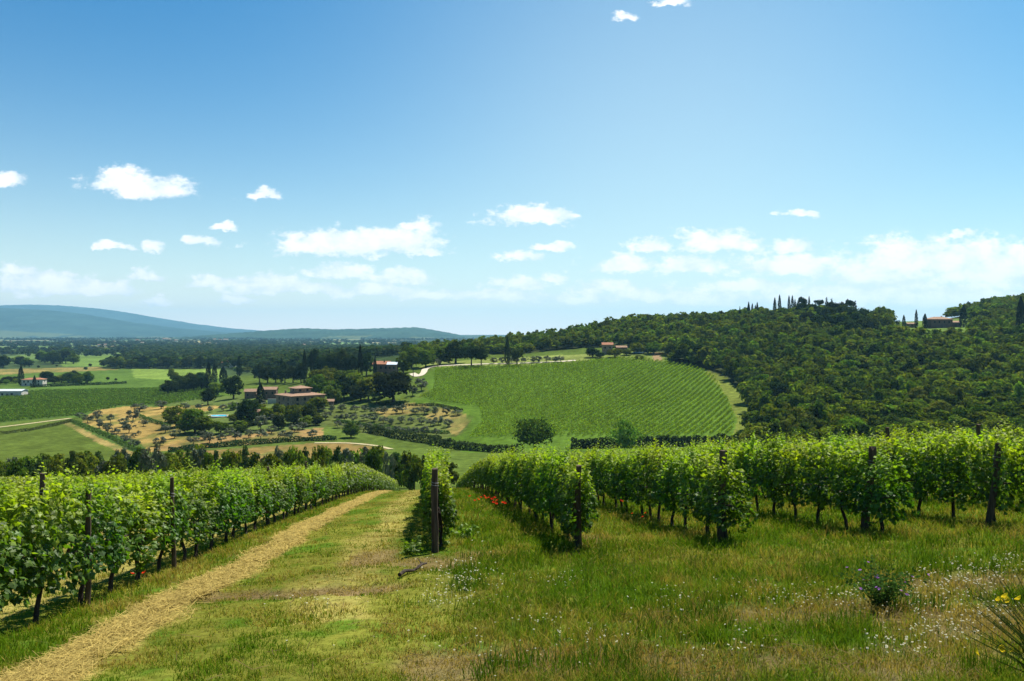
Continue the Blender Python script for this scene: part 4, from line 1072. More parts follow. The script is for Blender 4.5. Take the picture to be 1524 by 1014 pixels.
def mallow():
    x, y = near_at(1312, 905); z = gz1(x, y); r = np.random.default_rng(77)
    o = empty('mallow_plant', (x, y, z), 0, 0.8); A = Acc(); heads = []
    for i in range(46):
        a = r.uniform(0, 6.28); q = r.uniform(0.15, 0.62); h = r.uniform(0.25, 0.62)
        e = np.array([q * math.cos(a) * 1.25, q * math.sin(a), h]); m_ = e * 0.5 + [0, 0, 0.12]
        tv, tt = tube([(e[0] * 0.1, e[1] * 0.1, 0), m_, e], [0.005, 0.004, 0.002], 4); A.add(tv, tt, (0.05, 0.09, 0.025))
        n = 26; s = r.random(n)[:, None]; P = np.where(s < 0.5, m_ * 2 * s, m_ * (2 - 2 * s) + e * (2 * s - 1)) + r.normal(size=(n, 3)) * 0.045
        Nn = unit(r.normal(size=(n, 3)) + [0, 0, 0.9]); V, T = diamonds(P, Nn, r.uniform(0.018, 0.038, n), r, 0.55, 0.1)
        A.add(V, T, np.repeat(np.array([0.05, 0.105, 0.022]) * r.uniform(0.7, 1.35, (n, 1)), 4, axis=0)); heads.append(e)
    obj('leaves', A.mesh('mallow_leaves', [M['grass']]), o)
    fm = flower_mesh('mallow_flower', 5, 0.024, 0.35, (0.42, 0.16, 0.52), (0.5, 0.4, 0.5))
    for e in heads[:16]:
        obj('flower', fm, o, tuple(e + [0, 0, 0.015]), (r.uniform(-0.7, 0.7), r.uniform(-0.7, 0.7), 0))
    tag(o, 'dark green leafy plant with mauve flowers in front of the split post', 'wild flower')
mallow()
def broom():
    Y = 5.6; x = ray(1585, Y); z = gz1(x, Y); r = np.random.default_rng(5)
    o = empty('broom_shrub', (x, Y, z)); A = Acc(); tips = []
    for i in range(55):
        a = r.normal(math.pi * 0.93, 0.55); q = r.uniform(0.25, 0.75); h = r.uniform(0.35, 0.95)
        e = np.array([q * math.cos(a), q * math.sin(a) * 0.8, h]); m_ = e * np.array([0.42, 0.42, 0.6])
        tv, tt = tube([(0.08 * math.cos(a), 0.08 * math.sin(a), -0.03), m_, e], [0.0045, 0.0035, 0.0016], 4)
        A.add(tv, tt, np.array([0.06, 0.095, 0.018]) * r.uniform(0.7, 1.3)); tips.append(e)
        if i % 2 == 0:
            n = 9; s = r.uniform(0.3, 1, n)[:, None]; P = m_ * (1 - s) + e * s
            V, T = diamonds(P, unit(r.normal(size=(n, 3))), 0.014, r, 0.3); A.add(V, T, (0.045, 0.085, 0.022))
    obj('stems', A.mesh('broom_stems', [M['grass']]), o)
    fm = flower_mesh('broom_flower', 5, 0.028, 0.7, (0.72, 0.52, 0.02), (0.6, 0.4, 0.02))
    want = [(1522, 878), (1508, 894), (1500, 906), (1457, 978), (1487, 996), (1521, 930), (1490, 905), (1515, 965)]
    for (px, py) in want:      # each sits on the tip that grows nearest to it
        best = min(tips, key=lambda e: (CX + F * (x + e[0]) / (Y + e[1]) - px) ** 2 + (HZ - F * (z + e[2]) / (Y + e[1]) - py) ** 2)
        obj('flower', fm, o, tuple(best), (r.uniform(0.6, 1.2), r.uniform(-0.6, 0.6), r.uniform(0, 6)))
    tag(o, "thin-stemmed broom with yellow flowers at the bottom right corner", 'shrub')
broom()
def dead_branch():
    x0, y0 = near_at(594, 863); x1, y1 = near_at(634, 846)
    t = np.linspace(0, 1, 7); z = gz(x0 + (x1 - x0) * t, y0 + (y1 - y0) * t)
    P = np.stack([x0 + (x1 - x0) * t, y0 + (y1 - y0) * t, z + 0.06 + 0.025 * np.sin(t * 9)], -1)
    A = Acc(); v, tt = tube(P, np.linspace(0.03, 0.018, 7), 7); A.add(v, tt, 0.03)
    v, tt = tube([P[3], P[3] + [0.12, 0.2, 0.08]], [0.014, 0.006], 5); A.add(v, tt, 0.03)
    v, tt = tube([P[5], P[5] + [-0.1, 0.16, 0.06]], [0.012, 0.005], 5); A.add(v, tt, 0.03)
    o = obj('dead_branch', A.mesh('dead_branch', [M['bark']], True)); tag(o, 'dark dead branch lying in the grass before the straight brown post', 'branch')
dead_branch()
def sucker(px, py, n, label, w=0.22, h=0.35):
    x, y = near_at(px, py); z = gz1(x, y); r = np.random.default_rng(int(px)); A = Acc()
    for i in range(7):
        e = np.array([r.normal() * w * 0.6, r.normal() * w * 0.4, r.uniform(0.5, 1) * h]); tv, tt = tube([(0, 0, -0.02), e * 0.5, e], [0.005, 0.004, 0.002], 4); A.add(tv, tt, (0.1, 0.13, 0.03))
        m = n // 7; q = r.random((m, 1)); P = e * q + r.normal(size=(m, 3)) * 0.05 + [0, 0, 0.02]
        V, T = leaves(P, unit(r.normal(size=(m, 3)) * 0.6 + [0, -0.2, 1]), r.normal(size=(m, 3)) + [0, 0, -0.3], r.uniform(0.06, 0.12, m), r)
        A.add(V, T, np.repeat((GREEN * 0.5 + YOUNG * 0.4) * r.uniform(0.7, 1.3, (m, 1)), 11, axis=0))
    tag(obj('vine_sucker', A.mesh('vine_sucker', [M['vine_leaf']]), None, (x, y, z)), label, 'vine shoot')
sucker(660, 812, 50, 'bright leafy sucker at the foot of the straight brown post')
sucker(694, 806, 60, 'bright leafy sucker just right of the straight brown post', 0.3, 0.42)
sucker(606, 826, 60, 'leafy sucker on the ground left of the straight brown post', 0.3, 0.3)
# ------------------------------------------------------------------ trees of the valley
CY = 'cypress'
def cyp(px, pyb, pyt, w, label, Y=None):
    return tree_px('cypress_tree', 'cypress', px, pyb, pyt, w, label, CY, 'dark columnar cypresses', False, Y)
cyp(31, 574, 545, 9.5, 'tall cypress left of the orange-roofed white house')
cyp(310, 580, 539, 10, 'left and larger of two touching cypresses in the farm grove')
cyp(319, 574, 540.5, 9, 'right one of two touching cypresses in the farm grove')
cyp(332, 572, 546, 13, 'short broad cypress right of the touching pair')
cyp(355.5, 560, 531, 9, 'lone dark cypress beside the small far farmhouse')
cyp(387.5, 607, 571, 15, 'ragged cypress in front of the villa outbuildings')
cyp(418.7, 570, 532, 7, 'slim cypress at the left end of the dark wood behind the villa')
cyp(453, 572, 521, 8, 'tallest cypress behind the villa roof')
cyp(463.6, 570, 524, 6.5, 'thin cypress just right of the tallest one')
cyp(490, 560, 521, 6, 'thin cypress half sunk in the wood right of the villa')
cyp(536, 566, 514, 9, 'tall cypress left of the brick farmhouse')
cyp(558, 566, 531, 7, 'cypress touching the left wall of the brick farmhouse')
cyp(572, 560, 536, 5, 'small cypress between the two roofs of the brick farmhouse')
cyp(755, 544.5, 503, 9.5, 'lone cypress standing on the roadside above the opposite vineyard')
HILLTOP = [(1101, 456, 2.5, 470), (1114, 449.5, 4.5, 474), (1119.5, 452, 4, 474), (1124, 454, 3.5, 474), (1126.8, 450, 4, 474), (1153, 443, 4.5, 470), (1160, 439, 4.6, 468), (1174, 440, 3.8, 468), (1179, 440, 4, 468), (1183, 445, 3, 468), (1204, 441, 3.4, 468)]
HT = ['lone tiny', 'tallest of the left cluster, a', 'second in the left cluster, a', 'third in the left cluster, a', 'last of the left cluster, a', 'shorter one of a pair, a', 'taller one of a pair, a', 'left of three slim ones, a', 'tallest of three slim ones, a', 'shortest of three slim ones, a', 'rightmost slim']
for (px, pt, w, pb), t in zip(HILLTOP, HT):
    tree_px('cypress_tree', 'cypress', px, pb, pt, w * 1.25, t + ' cypress on the skyline of the wooded hill', CY, 'cypresses on the skyline', True, Y=615)
cyp(1363.5, 482, 461, 5.5, 'slim cypress left of the stone hill house', 545)
cyp(1345, 490, 469, 6, 'cypress furthest left of the stone hill house', 540)
cyp(1376.5, 490, 467, 8, 'cypress touching the left corner of the stone hill house', 538)
cyp(1433.5, 487, 455, 12, 'broad cypress right of the stone hill house', 545)
cyp(1519, 500, 442, 15, 'large dark cypress cut by the right edge of the photo', 470)
tree_px('pine_tree', 'umbrella', 1459, 492, 462, 30, 'wide umbrella pine right of the stone hill house', 'pine', None, False, 548)
for px, pt, w, Y, key, lab in [(1219, 445, 15, 600, 'umbrella', 'spreading pine left of the tall skyline conifers'), (1230, 442, 9, 600, 'conifer', 'pointed dark conifer on the skyline'), (1237.5, 443.5, 11, 603, 'conifer', 'broader conifer right of the pointed one on the skyline'),
                               (1265, 445, 16, 590, 'umbrella', 'layered cedar-like tree on the skyline'), (1272.5, 447, 10, 588, 'conifer', 'pointed conifer beside the layered skyline tree'), (1193.5, 441, 14, 615, 'holm', 'dark round tree among the skyline cypresses')]:
    tree_px('pine_tree' if key != 'holm' else 'holm_oak', key, px, 470, pt, w, lab, 'pine' if key != 'holm' else 'tree', None, False, Y)
for px, pt, w, Y in [(1212, 453, 28, 570), (1236, 454, 32, 560), (1258, 453, 32, 560), (1282, 459, 32, 560), (1225, 464, 32, 520), (1250, 466, 36, 520), (1275, 466, 36, 520), (1298, 466, 30, 535), (1240, 449, 24, 590), (1254, 450, 20, 590), (1196, 450, 24, 600), (1290, 472, 34, 505), (1262, 476, 36, 500), (1205, 462, 28, 545), (1306, 474, 26, 520)]:
    tree_px('holm_oak', 'holm', px, 500, pt, w, 'dark holm oak in the thicket under the skyline conifers', 'tree', 'dark holm oaks under the skyline', True, Y)
tree_px('oak_tree', 'light', 1313, 490, 467, 18, 'pale round tree left of the clipped hedge by the hill house', 'tree', None, False, 560)
for px, pt, w, Y in [(1020, 505, 34, 485), (1046, 508, 40, 475), (1005, 512, 24, 490), (1072, 510, 36, 470)]:
    tree_px('holm_oak', 'holm', px, 540, pt, w, 'dark oak at the upper corner of the opposite vineyard', 'tree', 'dark oaks at the vineyard corner', False, Y)
for px, pb, pt, w, lab in [(1118, 640, 610, 30, 'low bush where the grass strip meets the wood'), (1130, 661, 624, 28, 'pale tree at the lower end of the grass strip'), (1100, 668, 640, 20, 'small bush on the bank below the vineyard corner')]:
    tree_px('bush' if 'bush' in lab else 'oak_tree', 'bush' if 'bush' in lab else 'light', px, pb, pt, w, lab, 'tree')
# round trees about the villa and the brick farmhouse
G = 'trees round the villa'
VT = [(585, 599, 549, 54, 'holm', 'huge round holm oak below the brick farmhouse'), (525, 592, 552, 42, 'oak', 'broad oak left of the huge round holm oak'), (478, 580, 547, 38, 'light', 'pale rounded tree just right of the villa lantern'),
      (497, 599, 563, 30, 'oak', 'round tree right of the villa end wall'), (470, 588, 556, 30, 'oak', 'tree standing right behind the villa lantern'), (536, 598, 570, 30, 'holm', 'low dark tree left of the huge round oak'), (560, 580, 552, 30, 'oak', 'tree filling the space under the brick farmhouse'), (515, 575, 548, 32, 'light', 'pale crown at the top of the wood by the villa'), (488, 572, 545, 30, 'oak', 'crown above the pale rounded tree by the villa'), (512, 597, 558, 28, 'holm', 'dark tree in the middle of the wood right of the villa'), (548, 596, 559, 32, 'oak', 'oak squeezed between the broad oak and the huge one'), (560, 600, 584, 18, 'light', 'small pale tree at the foot of the huge round oak'),
      (500, 601, 577, 18, 'light', 'little grey-green tree below the wood right of the villa'), (368, 633, 590, 30, 'holm', 'dark dense tree right of the swimming pool'), (324, 590, 567, 25, 'light', 'olive-yellow rounded tree below the cypresses'),
      (347, 594, 558, 28, 'holm', 'big dark tree right of the olive-yellow one'), (309, 603, 578, 22, 'holm', 'dark tree below the touching cypresses'), (257, 570, 546, 14, 'oak', 'lone round tree at the edge of the far vineyard'),
      (459, 628, 598, 20, 'holm', 'dark rounded shrub tree before the villa corner'), (437, 632, 600, 26, 'light', 'loose pale tree hiding the villa foot'), (412, 622, 599, 18, 'oak', 'rounded tree left of the villa corner'), (472, 612, 589, 30, 'oak', 'spreading tree hiding the right end of the villa'), (414, 640, 616, 18, 'holm', 'dark bushy tree below the villa'), (388, 640, 618, 20, 'olive', 'grey tree below the small annex'),
      (262, 636, 602, 34, 'oak', 'left tree of the thicket beside the pool'), (290, 644, 606, 40, 'oak', 'middle tree of the thicket beside the pool'), (304, 645, 616, 28, 'oak', 'right tree of the thicket beside the pool'), (275, 645, 622, 26, 'light', 'pale front tree of the thicket beside the pool'), (300, 645, 624, 28, 'light', 'low pale tree at the right front of the thicket'), (252, 628, 606, 22, 'oak', 'outermost left tree of the thicket by the pool'), (328, 646, 626, 24, 'oak', 'low tree closing the thicket under the pool'),
      (615, 562, 528, 22, 'umbrella', 'dark spreading tree right of the brick farmhouse'), (600, 556, 526, 24, 'oak', 'oak rising behind the brick farmhouse'), (634, 547, 519, 28, 'oak', 'lit oak at the bend of the road'), (655, 543, 512, 36, 'oak', 'broad oak on the ridge left of the road trees'), (678, 541, 508, 36, 'holm', 'big dark oak on the ridge behind the road'), (612, 548, 515, 32, 'oak', 'oak at the left end of the ridge wood'),
      (651, 546, 533, 9, 'olive', 'small grey bush beside the road bend'), (666, 542, 533, 14, 'bush', 'rounded bush on the grass above the road'),
      (701.5, 545, 511, 30, 'roadside', 'left and larger of two roadside oaks with bare trunks'), (716, 545, 515.5, 24, 'roadside', 'right one of two roadside oaks with bare trunks'), (769.5, 543.5, 517, 20, 'roadside', 'round roadside tree right of the lone cypress'),
      (627, 582, 560, 18, 'olive', 'grey olive on the bank below the road bend'), (614, 590, 572, 14, 'olive', 'small olive on the dry bank left of the vineyard'),
      (882, 532, 516, 20, 'holm', 'dark round tree left of the red-roofed cottage'), (893, 533, 524, 14, 'holm', 'dark bush at the cottage wall'), (915, 532, 518, 22, 'oak', 'bushy tree in front of the red-roofed cottage'), (933, 529, 519, 16, 'light', 'pale tree right of the red-roofed cottage'), (948, 526, 509, 24, 'light', 'bright green tree behind the parked cars'), (973, 527, 508, 26, 'oak', 'green oak right of the parked cars'), (950, 535, 528, 12, 'bush', 'low bush on the bank below the parked cars'), (957, 535, 529, 9, 'bush', 'smaller low bush on the bank below the parked cars')]
for px, pb, pt, w, key, lab in VT:
    nm = {'roadside': 'roadside_oak', 'holm': 'holm_oak', 'oak': 'oak_tree', 'light': 'broadleaf_tree', 'olive': 'olive_tree', 'umbrella': 'pine_tree', 'bush': 'bush'}[key]
    tree_px(nm, key, px, pb, pt, w, lab, 'tree' if key != 'bush' else 'bush', None, False)
for i, px in enumerate([386, 398, 410, 424, 436, 448]):
    tree_px('holm_oak', 'holm', px, 570, 540 + (i * 7) % 5, 20, 'dark tree in the wood behind the villa', 'tree', 'dark trees behind the villa', True)
for i, px in enumerate([468, 481, 497, 510, 523, 545]):
    tree_px('holm_oak', 'holm', px, 560, 520 + (i * 5) % 7, 24, 'dark tree of the wood between villa and brick farmhouse', 'tree', 'dark trees between villa and farmhouse', True)
for i, (px, pb) in enumerate([(250, 588), (262, 586), (275, 584), (288, 583), (300, 581), (268, 580), (282, 577), (296, 574)]):
    tree_px('holm_oak', 'holm', px, pb, pb - 22, 22, 'dark tree in the clump left of the touching cypresses', 'tree', 'dark clump left of the cypresses', True)
for i, px in enumerate(range(735, 845, 11)):
    tree_px('olive_tree', 'olive', px + (i % 3) * 2, 541.5 - i * 0.25, 531.5 - i * 0.3, 12, '%s small olive from the left in the row behind the road' % ordinal(i + 1), 'olive tree', 'olives behind the road', True)
# shrubs filling the villa garden
_g = []
while len(_g) < 46:
    a, b = rng.uniform(335, 480), rng.uniform(600, 648)
    if inpoly(np.array([a]), np.array([b]), [(335, 606), (380, 600), (410, 610), (440, 606), (480, 606), (482, 636), (430, 640), (345, 648)])[0] and not (310 < a < 360 and 612 < b < 628): _g.append((a, b))
for i, (a, b) in enumerate(sorted(_g)):
    k_ = ['bush', 'light', 'olive', 'holm', 'oak'][i % 5]; w_ = rng.uniform(11, 20)
    tree_px('garden_shrub', k_, a, b, b - w_ * rng.uniform(0.7, 1.0), w_, '%s shrub from the left in the garden between pool and villa' % ordinal(i + 1), 'shrub', 'shrubs of the villa garden', True)
# olive groves
def grove(pts, label, group, key='olive'):
    for i, (px, pb, h, w) in enumerate(sorted(pts)):
        tree_px('olive_tree' if key == 'olive' else 'bush', key, px, pb, pb - h, w, ordinal(i + 1) + ' from the left of the ' + label, 'olive tree' if key == 'olive' else 'bush', group)
grove([(130, 630, 14, 16), (147, 638, 15, 15), (160, 645, 15, 15), (172, 652, 15, 14), (186, 660, 15, 15), (199, 668, 16, 16)], 'dark olives on the bank edging the golden terrace', 'olives on the bank of the golden terrace')
grove([(118, 622, 8, 14), (145, 626, 15, 14), (164, 630, 14, 12), (184, 636, 16, 16), (191, 645, 18, 18), (197, 627, 18, 18), (213, 635, 12, 13), (207, 613, 14, 22), (239, 609, 13, 18), (245, 645, 13, 16), (259, 653, 15, 17), (237, 664, 14, 18), (199, 652, 8, 10), (206, 648, 7, 8)], 'olives on the golden terrace', 'olives on the golden terrace')
grove([(287, 662, 15, 18), (311, 660, 17, 18), (329, 660, 15, 16), (304, 655, 14, 16), (350, 656, 16, 18), (341, 648, 13, 15), (370, 652, 13, 14), (388, 654, 15, 20), (424, 655, 16, 22), (404, 646, 14, 16), (438, 644, 13, 17), (465, 653, 14, 16), (450, 640, 12, 14), (360, 640, 12, 16)], 'olives on the terrace below the pool', 'olives below the pool')
grove([(297, 610, 11, 13), (276, 610, 12, 14), (312, 614, 10, 11), (332, 612, 10, 13), (345, 610, 12, 14), (355, 614, 10, 11)], 'olives above the pool', 'olives above the pool')
_o1 = [(480 + i * 15.2 + rng.uniform(-3, 3), 612 + 0.5 * i + rng.uniform(-2, 2), rng.uniform(9, 14), rng.uniform(12, 17)) for i in range(14)]
grove(_o1, 'upper olive row right of the villa', 'olives of the upper row right of the villa')
_o2 = [(486 + i * 14 + rng.uniform(-4, 4), 624 + 0.9 * i + rng.uniform(-2, 2), rng.uniform(9, 14), rng.uniform(12, 16)) for i in range(14)]
grove(_o2, 'middle olive row right of the villa', 'olives of the middle row right of the villa')
_o3 = [(505 + i * 14.5 + rng.uniform(-4, 4), 636 + 1.3 * i + rng.uniform(-2, 2), rng.uniform(8, 13), rng.uniform(11, 15)) for i in range(11)]
grove(_o3, 'lower olive row right of the villa', 'olives of the lower row right of the villa')
tree_px('broadleaf_tree', 'oak', 522, 652, 628, 24, 'dark round tree at the end of the track below the olives', 'tree')

# trees standing in the valley just below the near vineyard
tree_px('broadleaf_tree', 'airy', 795, 690, 617, 58, 'broad leafy tree standing before the opposite vineyard, left of two', 'tree', None, False, 255)
tree_px('broadleaf_tree', 'airy', 931, 690, 621, 42, 'leafy tree standing before the opposite vineyard, right of two', 'tree', None, False, 250)
def valley_row():
    P = []
    for i in range(62):
        px = -40 + i * 11.0 + rng.uniform(-4, 4); Y = rng.uniform(128, 190)
        top = np.interp(px, [-40, 0, 60, 120, 170, 240, 300, 350, 400, 450, 500, 560, 600, 640, 700], [676, 678, 676, 672, 668, 666, 663, 667, 663, 660, 664, 660, 668, 676, 700]) + rng.uniform(-5, 9)
        P.append((px, Y, top))
    for i, (px, Y, top) in enumerate(sorted(P)):
        key = ['forest', 'poplar', 'oak', 'forest'][i % 4]
        grey = rng.random() < 0.2
        tree_px('olive_tree' if grey else 'young_tree', 'olive' if grey else key, px, 700, top, rng.uniform(20, 34), ('greyish' if grey else 'dark green') + ' tree %s from the left in the belt behind the left vines' % ordinal(i + 1), 'tree', 'belt of trees behind the left vines', True, Y)
valley_row()
for i, (px, Y, top, w) in enumerate([(655, 150, 684, 24), (672, 165, 686, 20), (610, 140, 690, 26), (590, 150, 684, 24)]):
    tree_px('bush', 'bush', px, 700, top, w, 'bush behind the top of the lone middle row', 'bush', 'bushes behind the middle row', False, Y)

def hedge(pix, h, w, label, col=(0.03, 0.05, 0.016), n=2600, leaf=0.3, Y0=120):
    P = np.array([hit(*p, y0=Y0)[:2] for p in pix]); d = np.concatenate([[0], np.cumsum(np.linalg.norm(np.diff(P, axis=0), axis=1))])
    s = rng.uniform(0, d[-1], n); x = np.interp(s, d, P[:, 0]); y = np.interp(s, d, P[:, 1])
    a = rng.uniform(0, math.pi, n); q = rng.uniform(0.75, 1.08, n) * (0.75 + 0.5 * vnoise(s / 4, s * 0, 9)); al = rng.uniform(0, 6.28, n)
    ox = np.cos(a) * q * w / 2; tx = np.gradient(np.interp(np.linspace(0, d[-1], 50), d, P[:, 0])).mean(); ty = np.gradient(np.interp(np.linspace(0, d[-1], 50), d, P[:, 1])).mean()
    l = math.hypot(tx, ty); nx, ny = -ty / l, tx / l
    X = x + ox * nx; Y = y + ox * ny; Z = gz(X, Y) + np.sin(a) * q * h
    Nn = unit(np.stack([np.cos(a) * nx, np.cos(a) * ny, np.sin(a)], -1) + rng.normal(size=(n, 3)) * 0.5)
    V, T = diamonds(np.stack([X, Y, Z], -1), Nn, leaf * rng.uniform(0.6, 1.3, n), rng, 0.7)
    o = obj('hedge', mesh_np('hedge', V, T, np.repeat(np.array(col) * rng.uniform(0.6, 1.4, (n, 1)), 4, axis=0), [M['tree_leaf']])); tag(o, label, 'hedge')
hedge([(545, 643), (590, 652), (640, 660), (690, 670), (740, 674), (775, 674)], 3.0, 4.0, 'dark bramble bank curving under the olive rows and vineyard grass', n=5000, leaf=0.4)
hedge([(850, 668), (900, 667), (960, 666), (1030, 664), (1095, 662)], 3.2, 3.5, 'dark hedge bank along the foot of the opposite vineyard', n=4000, leaf=0.4)
hedge([(250, 674), (300, 668), (380, 662), (430, 658), (500, 655)], 1.8, 2.6, 'dark hedge below the olives under the pool', n=3600, leaf=0.32)
hedge([(206, 620), (225, 628), (252, 636)], 1.3, 2.2, 'green hedge across the golden terrace', (0.06, 0.09, 0.022), 1400)
hedge([(108, 628), (140, 642), (170, 655), (205, 672)], 1.2, 3.0, 'rough grassy bank below the golden terrace', (0.055, 0.09, 0.02), 2600)
hedge([(45, 577), (100, 575), (150, 573), (188, 571)], 2.2, 3.0, 'long clipped hedge right of the orange-roofed house', n=2400, leaf=0.4)
hedge([(1322, 484), (1340, 484)], 3.0, 2.0, 'clipped dark hedge on the terrace left of the hill house', (0.02, 0.034, 0.012), 900, 0.3)
hedge([(500, 628), (560, 636), (630, 644), (668, 646)], 1.2, 2.4, 'low green bank between the olive rows', (0.06, 0.09, 0.024), 2600)
hedge([(340, 640), (372, 634), (400, 632)], 1.4, 2.0, 'bright clipped hedge below the pool garden', (0.07, 0.105, 0.022), 1200)
hedge([(560, 603), (600, 604), (650, 604), (688, 612)], 1.0, 2.0, 'dark bank above the upper olive row', (0.045, 0.06, 0.02), 1800)
hedge([(0, 647), (40, 642), (80, 634), (108, 627)], 1.2, 2.5, 'rough bank of brambles below the pale track', (0.06, 0.075, 0.022), 1800)
# far copses of the plain, each tree alone
def copse(n, x0, x1, yb0, yb1, h, w, name, key='holm'):
    for i in range(n):
        px = rng.uniform(x0, x1); pb = rng.uniform(yb0, yb1)
        tree_px('field_tree', key if rng.random() < 0.6 else 'oak', px, pb, pb - h * rng.uniform(0.75, 1.15), w * rng.uniform(0.8, 1.2), 'dark tree in the ' + name, 'tree', 'trees of the ' + name, True)
copse(16, 60, 112, 537, 543, 19, 17, 'copse at the left of the plain')
copse(7, 0, 45, 541, 547, 13, 15, 'low copse at the left edge of the plain')
copse(6, -6, 12, 541, 548, 16, 16, 'clump touching the left edge')
copse(12, 66, 128, 568, 573, 15, 16, 'copse right of the orange-roofed house')
copse(3, 108, 134, 570, 574, 18, 17, 'copse right of the orange-roofed house')
copse(7, 0, 28, 566, 573, 8, 10, 'scrub left of the tall cypress')
copse(12, 170, 230, 546, 549, 16, 14, 'grove at the far edge of the bright field')
copse(16, 228, 305, 547, 549.5, 17, 13, 'grove at the far edge of the bright field')
copse(4, 340, 385, 552, 560, 12, 14, 'scrub around the far farmhouse', 'light')
copse(8, 130, 160, 524, 530, 9, 12, 'copse beyond the bright field')
for px, pb, h in [(127, 551, 5), (134, 546, 5), (57, 548, 4), (84, 546, 3), (160, 566, 5), (172, 567, 4)]:
    tree_px('field_bush', 'holm', px, pb, pb - h, h, 'lone dark bush out in the open fields', 'bush', 'lone bushes in the fields', True)

# ------------------------------------------------------------------ buildings
def box(x0, x1, y0, y1, z0, z1):
    V = np.array([(x, y, z) for z in (z0, z1) for y in (y0, y1) for x in (x0, x1)], float)
    Q = [(0, 2, 3, 1), (4, 5, 7, 6), (0, 1, 5, 4), (2, 6, 7, 3), (0, 4, 6, 2), (1, 3, 7, 5)]
    T = [t for a, b, c, d in Q for t in ((a, b, c), (a, c, d))]
    return V, np.array(T)
def hip_roof(w, d, z, rise, over, thick=0.18, ridge=None):
    x, y = w / 2 + over, d / 2 + over
    r = max(0.0, x - y) if ridge is None else ridge
    V = [(-x, -y, z), (x, -y, z), (x, y, z), (-x, y, z), (-x, -y, z + thick), (x, -y, z + thick), (x, y, z + thick), (-x, y, z + thick), (-r, 0, z + rise), (r, 0, z + rise)]
    T = [(0, 2, 1), (0, 3, 2)]
    for a, b in ((0, 1), (1, 2), (2, 3), (3, 0)): T += [(a, b, b + 4), (a, b + 4, a + 4)]
    T += [(4, 5, 9), (4, 9, 8), (5, 6, 9), (6, 7, 8), (6, 8, 9), (7, 4, 8)]
    return np.array(V, float), np.array(T)
def gable_roof(w, d, z, rise, over, thick=0.16):
    x, y = w / 2 + over, d / 2 + over
    A = Acc()
    V = []; 
    for sx in (-x, x): V += [(sx, -y, z - over * rise / (d / 2)), (sx, 0, z + rise), (sx, y, z - over * rise / (d / 2)), (sx, -y, z + thick - over * rise / (d / 2)), (sx, 0, z + rise + thick), (sx, y, z + thick - over * rise / (d / 2))]
    Q = [(3, 9, 10, 4), (4, 10, 11, 5), (0, 1, 7, 6), (1, 2, 8, 7), (0, 6, 9, 3), (2, 5, 11, 8), (0, 3, 4, 1), (1, 4, 5, 2), (6, 7, 10, 9), (7, 8, 11, 10)]
    T = [t for a, b, c, e in Q for t in ((a, b, c), (a, c, e))]
    return np.array(V, float), np.array(T)
def part(name, VT, mat, parent):
    V, T = VT
    return obj(name, mesh_np(name, V, T, None, [mat]), parent)
def window(parent, side, w, d, u, z, ww, hh, frame='frame', name='window'):
    """set in the wall: side 0 front (-y), 1 right (+x), 2 back, 3 left"""
    def tr(V):
        V = V.copy(); a = [0, math.pi / 2, math.pi, -math.pi / 2][side]
        off = (d if side in (0, 2) else w) / 2
        x, y = V[:, 0] + u, V[:, 1] - off
        c, s = math.cos(a), math.sin(a)
        return np.stack([x * c - y * s, x * s + y * c, V[:, 2]], -1)
    A = Acc(); t = 0.12
    for b in (box(-ww / 2 - t, ww / 2 + t, -0.05, 0.02, z - t, z), box(-ww / 2 - t, ww / 2 + t, -0.05, 0.02, z + hh, z + hh + t), box(-ww / 2 - t, -ww / 2, -0.05, 0.02, z, z + hh), box(ww / 2, ww / 2 + t, -0.05, 0.02, z, z + hh)):
        A.add(tr(b[0]), b[1], 1)
    o = obj(name, A.mesh(name, [M[frame]]), parent)
    b = box(-ww / 2, ww / 2, -0.02, 0.01, z, z + hh); obj('pane' if name == 'window' else 'leaf', mesh_np('pane', tr(b[0]), b[1], None, [M['pane' if name == 'window' else 'frame']]), o)
def walls_with(w, d, z0, z1, gable=0):
    V, T = box(-w / 2, w / 2, -d / 2, d / 2, z0, z1)
    if gable:
        n = len(V); V = np.concatenate([V, [(-w / 2, 0, z1 + gable), (w / 2, 0, z1 + gable)]]); T = np.concatenate([T, [(4, n, 6), (5, 7, n + 1), (4, 5, n + 1), (4, n + 1, n), (6, n, n + 1), (6, n + 1, 7)]])
    return V, T
def chimney(parent, x, y, z, h=1.1):
    A = Acc(); v, t = box(x - 0.3, x + 0.3, y - 0.3, y + 0.3, z - 0.8, z + h); A.add(v, t, 1); v, t = box(x - 0.4, x + 0.4, y - 0.4, y + 0.4, z + h + 0.003, z + h + 0.12); A.add(v, t, 1)
    obj('chimney', A.mesh('chimney', [M['stone']]), parent)
def house(name, px, py, rot, w, d, h, rise, wall, roof, label, cat='house', hip=True, over=0.5, wins=(), door=None, Y=None, chim=(), sink=0.5):
    if Y is None: x, y, z = hit(px, py)
    else: x, y = ray(px, Y), Y; z = gz1(x, y)
    o = empty(name, (x, y, z), R(rot)); tag(o, label, cat)
    part('walls', walls_with(w, d, -1.5, h, 0 if hip else rise * 0.94), M[wall], o)
    rf = part('roof', hip_roof(w, d, h + 0.003, rise, over) if hip else gable_roof(w, d, h + 0.003, rise, over), M[roof], o)
    for (side, u, z_, ww, hh) in wins: window(o, side, w, d, u, z_, ww, hh)
    if door: window(o, door[0], w, d, door[1], 0.05, 1.2, 2.2, name='door')
    for c in chim: chimney(rf, *c)
    return o
